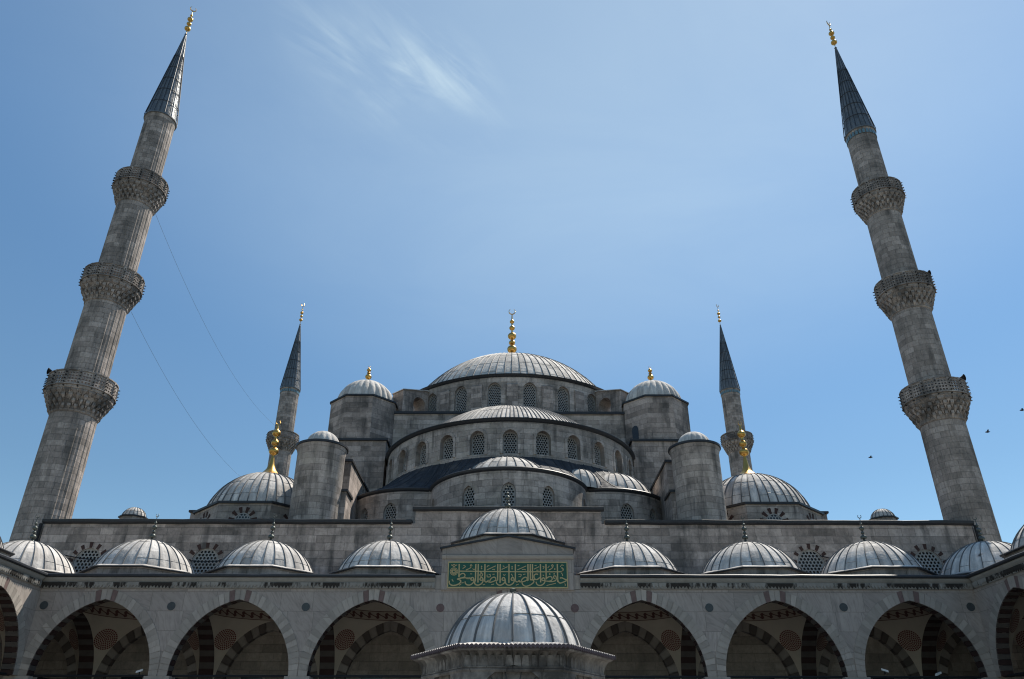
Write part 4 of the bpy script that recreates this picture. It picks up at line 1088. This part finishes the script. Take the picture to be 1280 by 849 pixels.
# ------------------------------------------------------------------ ablution fountain
FX,FY=.22,22.3
fo=thing('ablution_fountain','hexagonal stone fountain kiosk with a bright lead dome in the foreground','fountain',(FX,FY,0))
M_FOU=stone('fountain marble',(.17,.154,.139),(.32,.293,.266),(.07,.065,.06),.95,.62,.85,1.,(.035,.032,.03),.014)
def hexp(ap): return ngon_pts(FX,FY,ap,6)
AP=2.27; Pw=hexp(AP-.2)
mb=MB(); gr=MB()
for i in range(6):
    a,b=Pw[i],Pw[(i+1)%6]; U=(b-a).normalized(); Dn=V((-U.y,U.x,0)); L_=(b-a).length; M=flat(a,U,Dn)
    h=Hole(L_/2,.92,.6,2.75,1.02)
    sheet(mb,M,0,L_,0,4.0,[h]); reveal(mb,M,h,.18)
    # tympanum of radiating slabs over a grille
    pan=MB(); t=Hole(L_/2,.92,2.75,2.75,1.02); o=t.outline()
    for q in range(len(o)-1):
        pan.face([M(L_/2,2.75,.12),M(*o[q],.12),M(*o[q+1],.12)],[(L_/2,2.75),o[q],o[q+1]])
    for ang in (.55,.95,1.35,1.79,2.19,2.59):
        mm=1.0; pan.quad(*[M(L_/2+rr*cos(ang)+w_*sin(ang),2.75+rr*sin(ang)-w_*cos(ang),.112) for rr,w_ in ((.1,-.012),(.93,-.012),(.93,.012),(.1,.012))],None,1)
    pan.build('tympanum',[M_FOU,M_FLASH],fo); gr=MB(); x=L_/2-.85
    while x<L_/2+.86: tube(gr,[M(x,.6,.12),M(x,2.75,.12)],.018,5); x+=.14
    z=.7
    while z<2.75: tube(gr,[M(L_/2-.92,z,.12),M(L_/2+.92,z,.12)],.018,5); z+=.16
    gr.build('iron_grille',M_IRON,fo)
fw=mb.build('kiosk_wall',M_FOU,fo); 
# fluted cavetto cornice
mb=MB(); pr_=[(AP-.2,3.62),(AP-.17,3.66),(AP-.17,3.74)]+[(AP-.19+.2*(1-cos(pi/2*k/6)),3.74+.34*sin(pi/2*k/6)) for k in range(7)]+[(AP+.03,4.1),(AP+.03,4.16)]
for i in range(6):
    a0=2*pi*i/6+pi/6-pi/3; 
    nfl=12
    for k in range(nfl*4):
        t0,t1=k/(nfl*4),(k+1)/(nfl*4)
        def pt(t,ap,z,fl_):
            q=hexp(ap-.15*fl_*(1-abs(sin(pi*nfl*t))**3*0-abs(cos(pi*nfl*t))**2.5)); A,B2=q[i],q[(i+1)%6]; return V((A.x+(B2.x-A.x)*t,A.y+(B2.y-A.y)*t,z))
        for j,((p0,z0),(p1,z1)) in enumerate(zip(pr_,pr_[1:])):
            f0=1 if 3<=j<=8 else 0; f1=1 if 2<=j<=7 else 0
            mb.quad(pt(t0,p0,z0,f0),pt(t1,p0,z0,f0),pt(t1,p1,z1,f1),pt(t0,p1,z1,f1),((t0*2.6+i*3,z0),(t1*2.6+i*3,z0),(t1*2.6+i*3,z1),(t0*2.6+i*3,z1)))
mb.build('fluted_cornice',M_FOU,fo)
# lead roof: corrugated eave up to the dome
mb=MB(); ne=26
for i in range(6):
    for k in range(ne*6):
        t0,t1=k/(ne*6),(k+1)/(ne*6)
        def pt(t,ap,z,c=0):
            q=hexp(ap); A,B2=q[i],q[(i+1)%6]; return V((A.x+(B2.x-A.x)*t,A.y+(B2.y-A.y)*t,z+c*.035*abs(sin(pi*ne*t))))
        prof=[(AP-.02,4.13,0),(AP+.09,4.11,1.4),(AP+.10,4.19,1),(AP-.3,4.25,1),(1.9,4.31,0)]
        for (p0,z0,c0),(p1,z1,c1) in zip(prof,prof[1:]): mb.quad(pt(t0,p0,z0,c0),pt(t1,p0,z0,c0),pt(t1,p1,z1,c1),pt(t0,p1,z1,c1),((i*5+t0*5,p0),(i*5+t1*5,p0),(i*5+t1*5,p1),(i*5+t0*5,p1)),1 if z1<4.2 else 0)
mb.build('eave',[M_LEAD,M_EAVE],fo)
M_LEADF=lead('fountain lead',(.44,.42,.40),(.84,.80,.75),.62,.28,0)
fd=dome_mesh(FX,FY,4.33,1.84,1.46,22,.028,(.32,),seed=90,rh=.04,lapgap=.15).build('dome',[M_LEADF,M_SEAM],fo,smooth=35)
mb=MB(); lathe(mb,FX,FY,[(.16,5.77),(.17,5.83),(.08,5.86),(.1,5.93),(0,5.97)],12); mb.build('finial',M_BRONZE,fd,smooth=40)

# ------------------------------------------------------------------ birds
def bird(p,span,bank,label):
    mb=MB(); p=V(p)
    tube(mb,[p+V((-.18,0,-.02)),p+V((-.1,0,.0)),p,p+V((.12,0,.02)),p+V((.2,0,.03))],[.01,.05,.065,.04,.01],8)
    for s in (-1,1):
        w0=p+V((.04,0,.02)); e=V((s*.25,0,.0)); 
        d=V((sin(bank)*s,.3*s,cos(bank)*s*.8+.35))*span*.5
        t=w0+d; m=w0+d*.5+V((.03,0,.06))
        mb.quad(w0+V((.05,0,.01)),m+V((.04,0,.01)),m-V((.07,0,0)),w0-V((.08,0,0))); mb.face((m+V((.04,0,.01)),t,m-V((.07,0,0))))
        mb.quad(w0+V((.05,0,.025)),m+V((.04,0,.025)),m-V((.07,0,-.015)),w0-V((.08,0,-.015)))
    tag(mb.build('bird',M_BIRD),label,'bird','birds beside the right minaret')
bird((34.2,52,22.6),.42,.6,'bird in flight just right of the right near minaret')
bird((37.2,52,24.3),.24,.2,'bird at the right edge of the sky')
bird((29.3,60,23.6),.22,.3,'bird in the sky left of the right near minaret')

for x0,x1,z0,z1,sg in ((-28,-20.4,13.0,12.4,.45),(-20.4,-13.2,12.4,12.9,.4),(18.5,23,12.6,12.2,.2)):
    mb=MB(); tube(mb,[MH(x0+(x1-x0)*i/16,z0+(z1-z0)*i/16-sg*4*(i/16)*(1-i/16),-.06) for i in range(17)],.028,5); mb.build('wall_cable',M_IRON,hall)
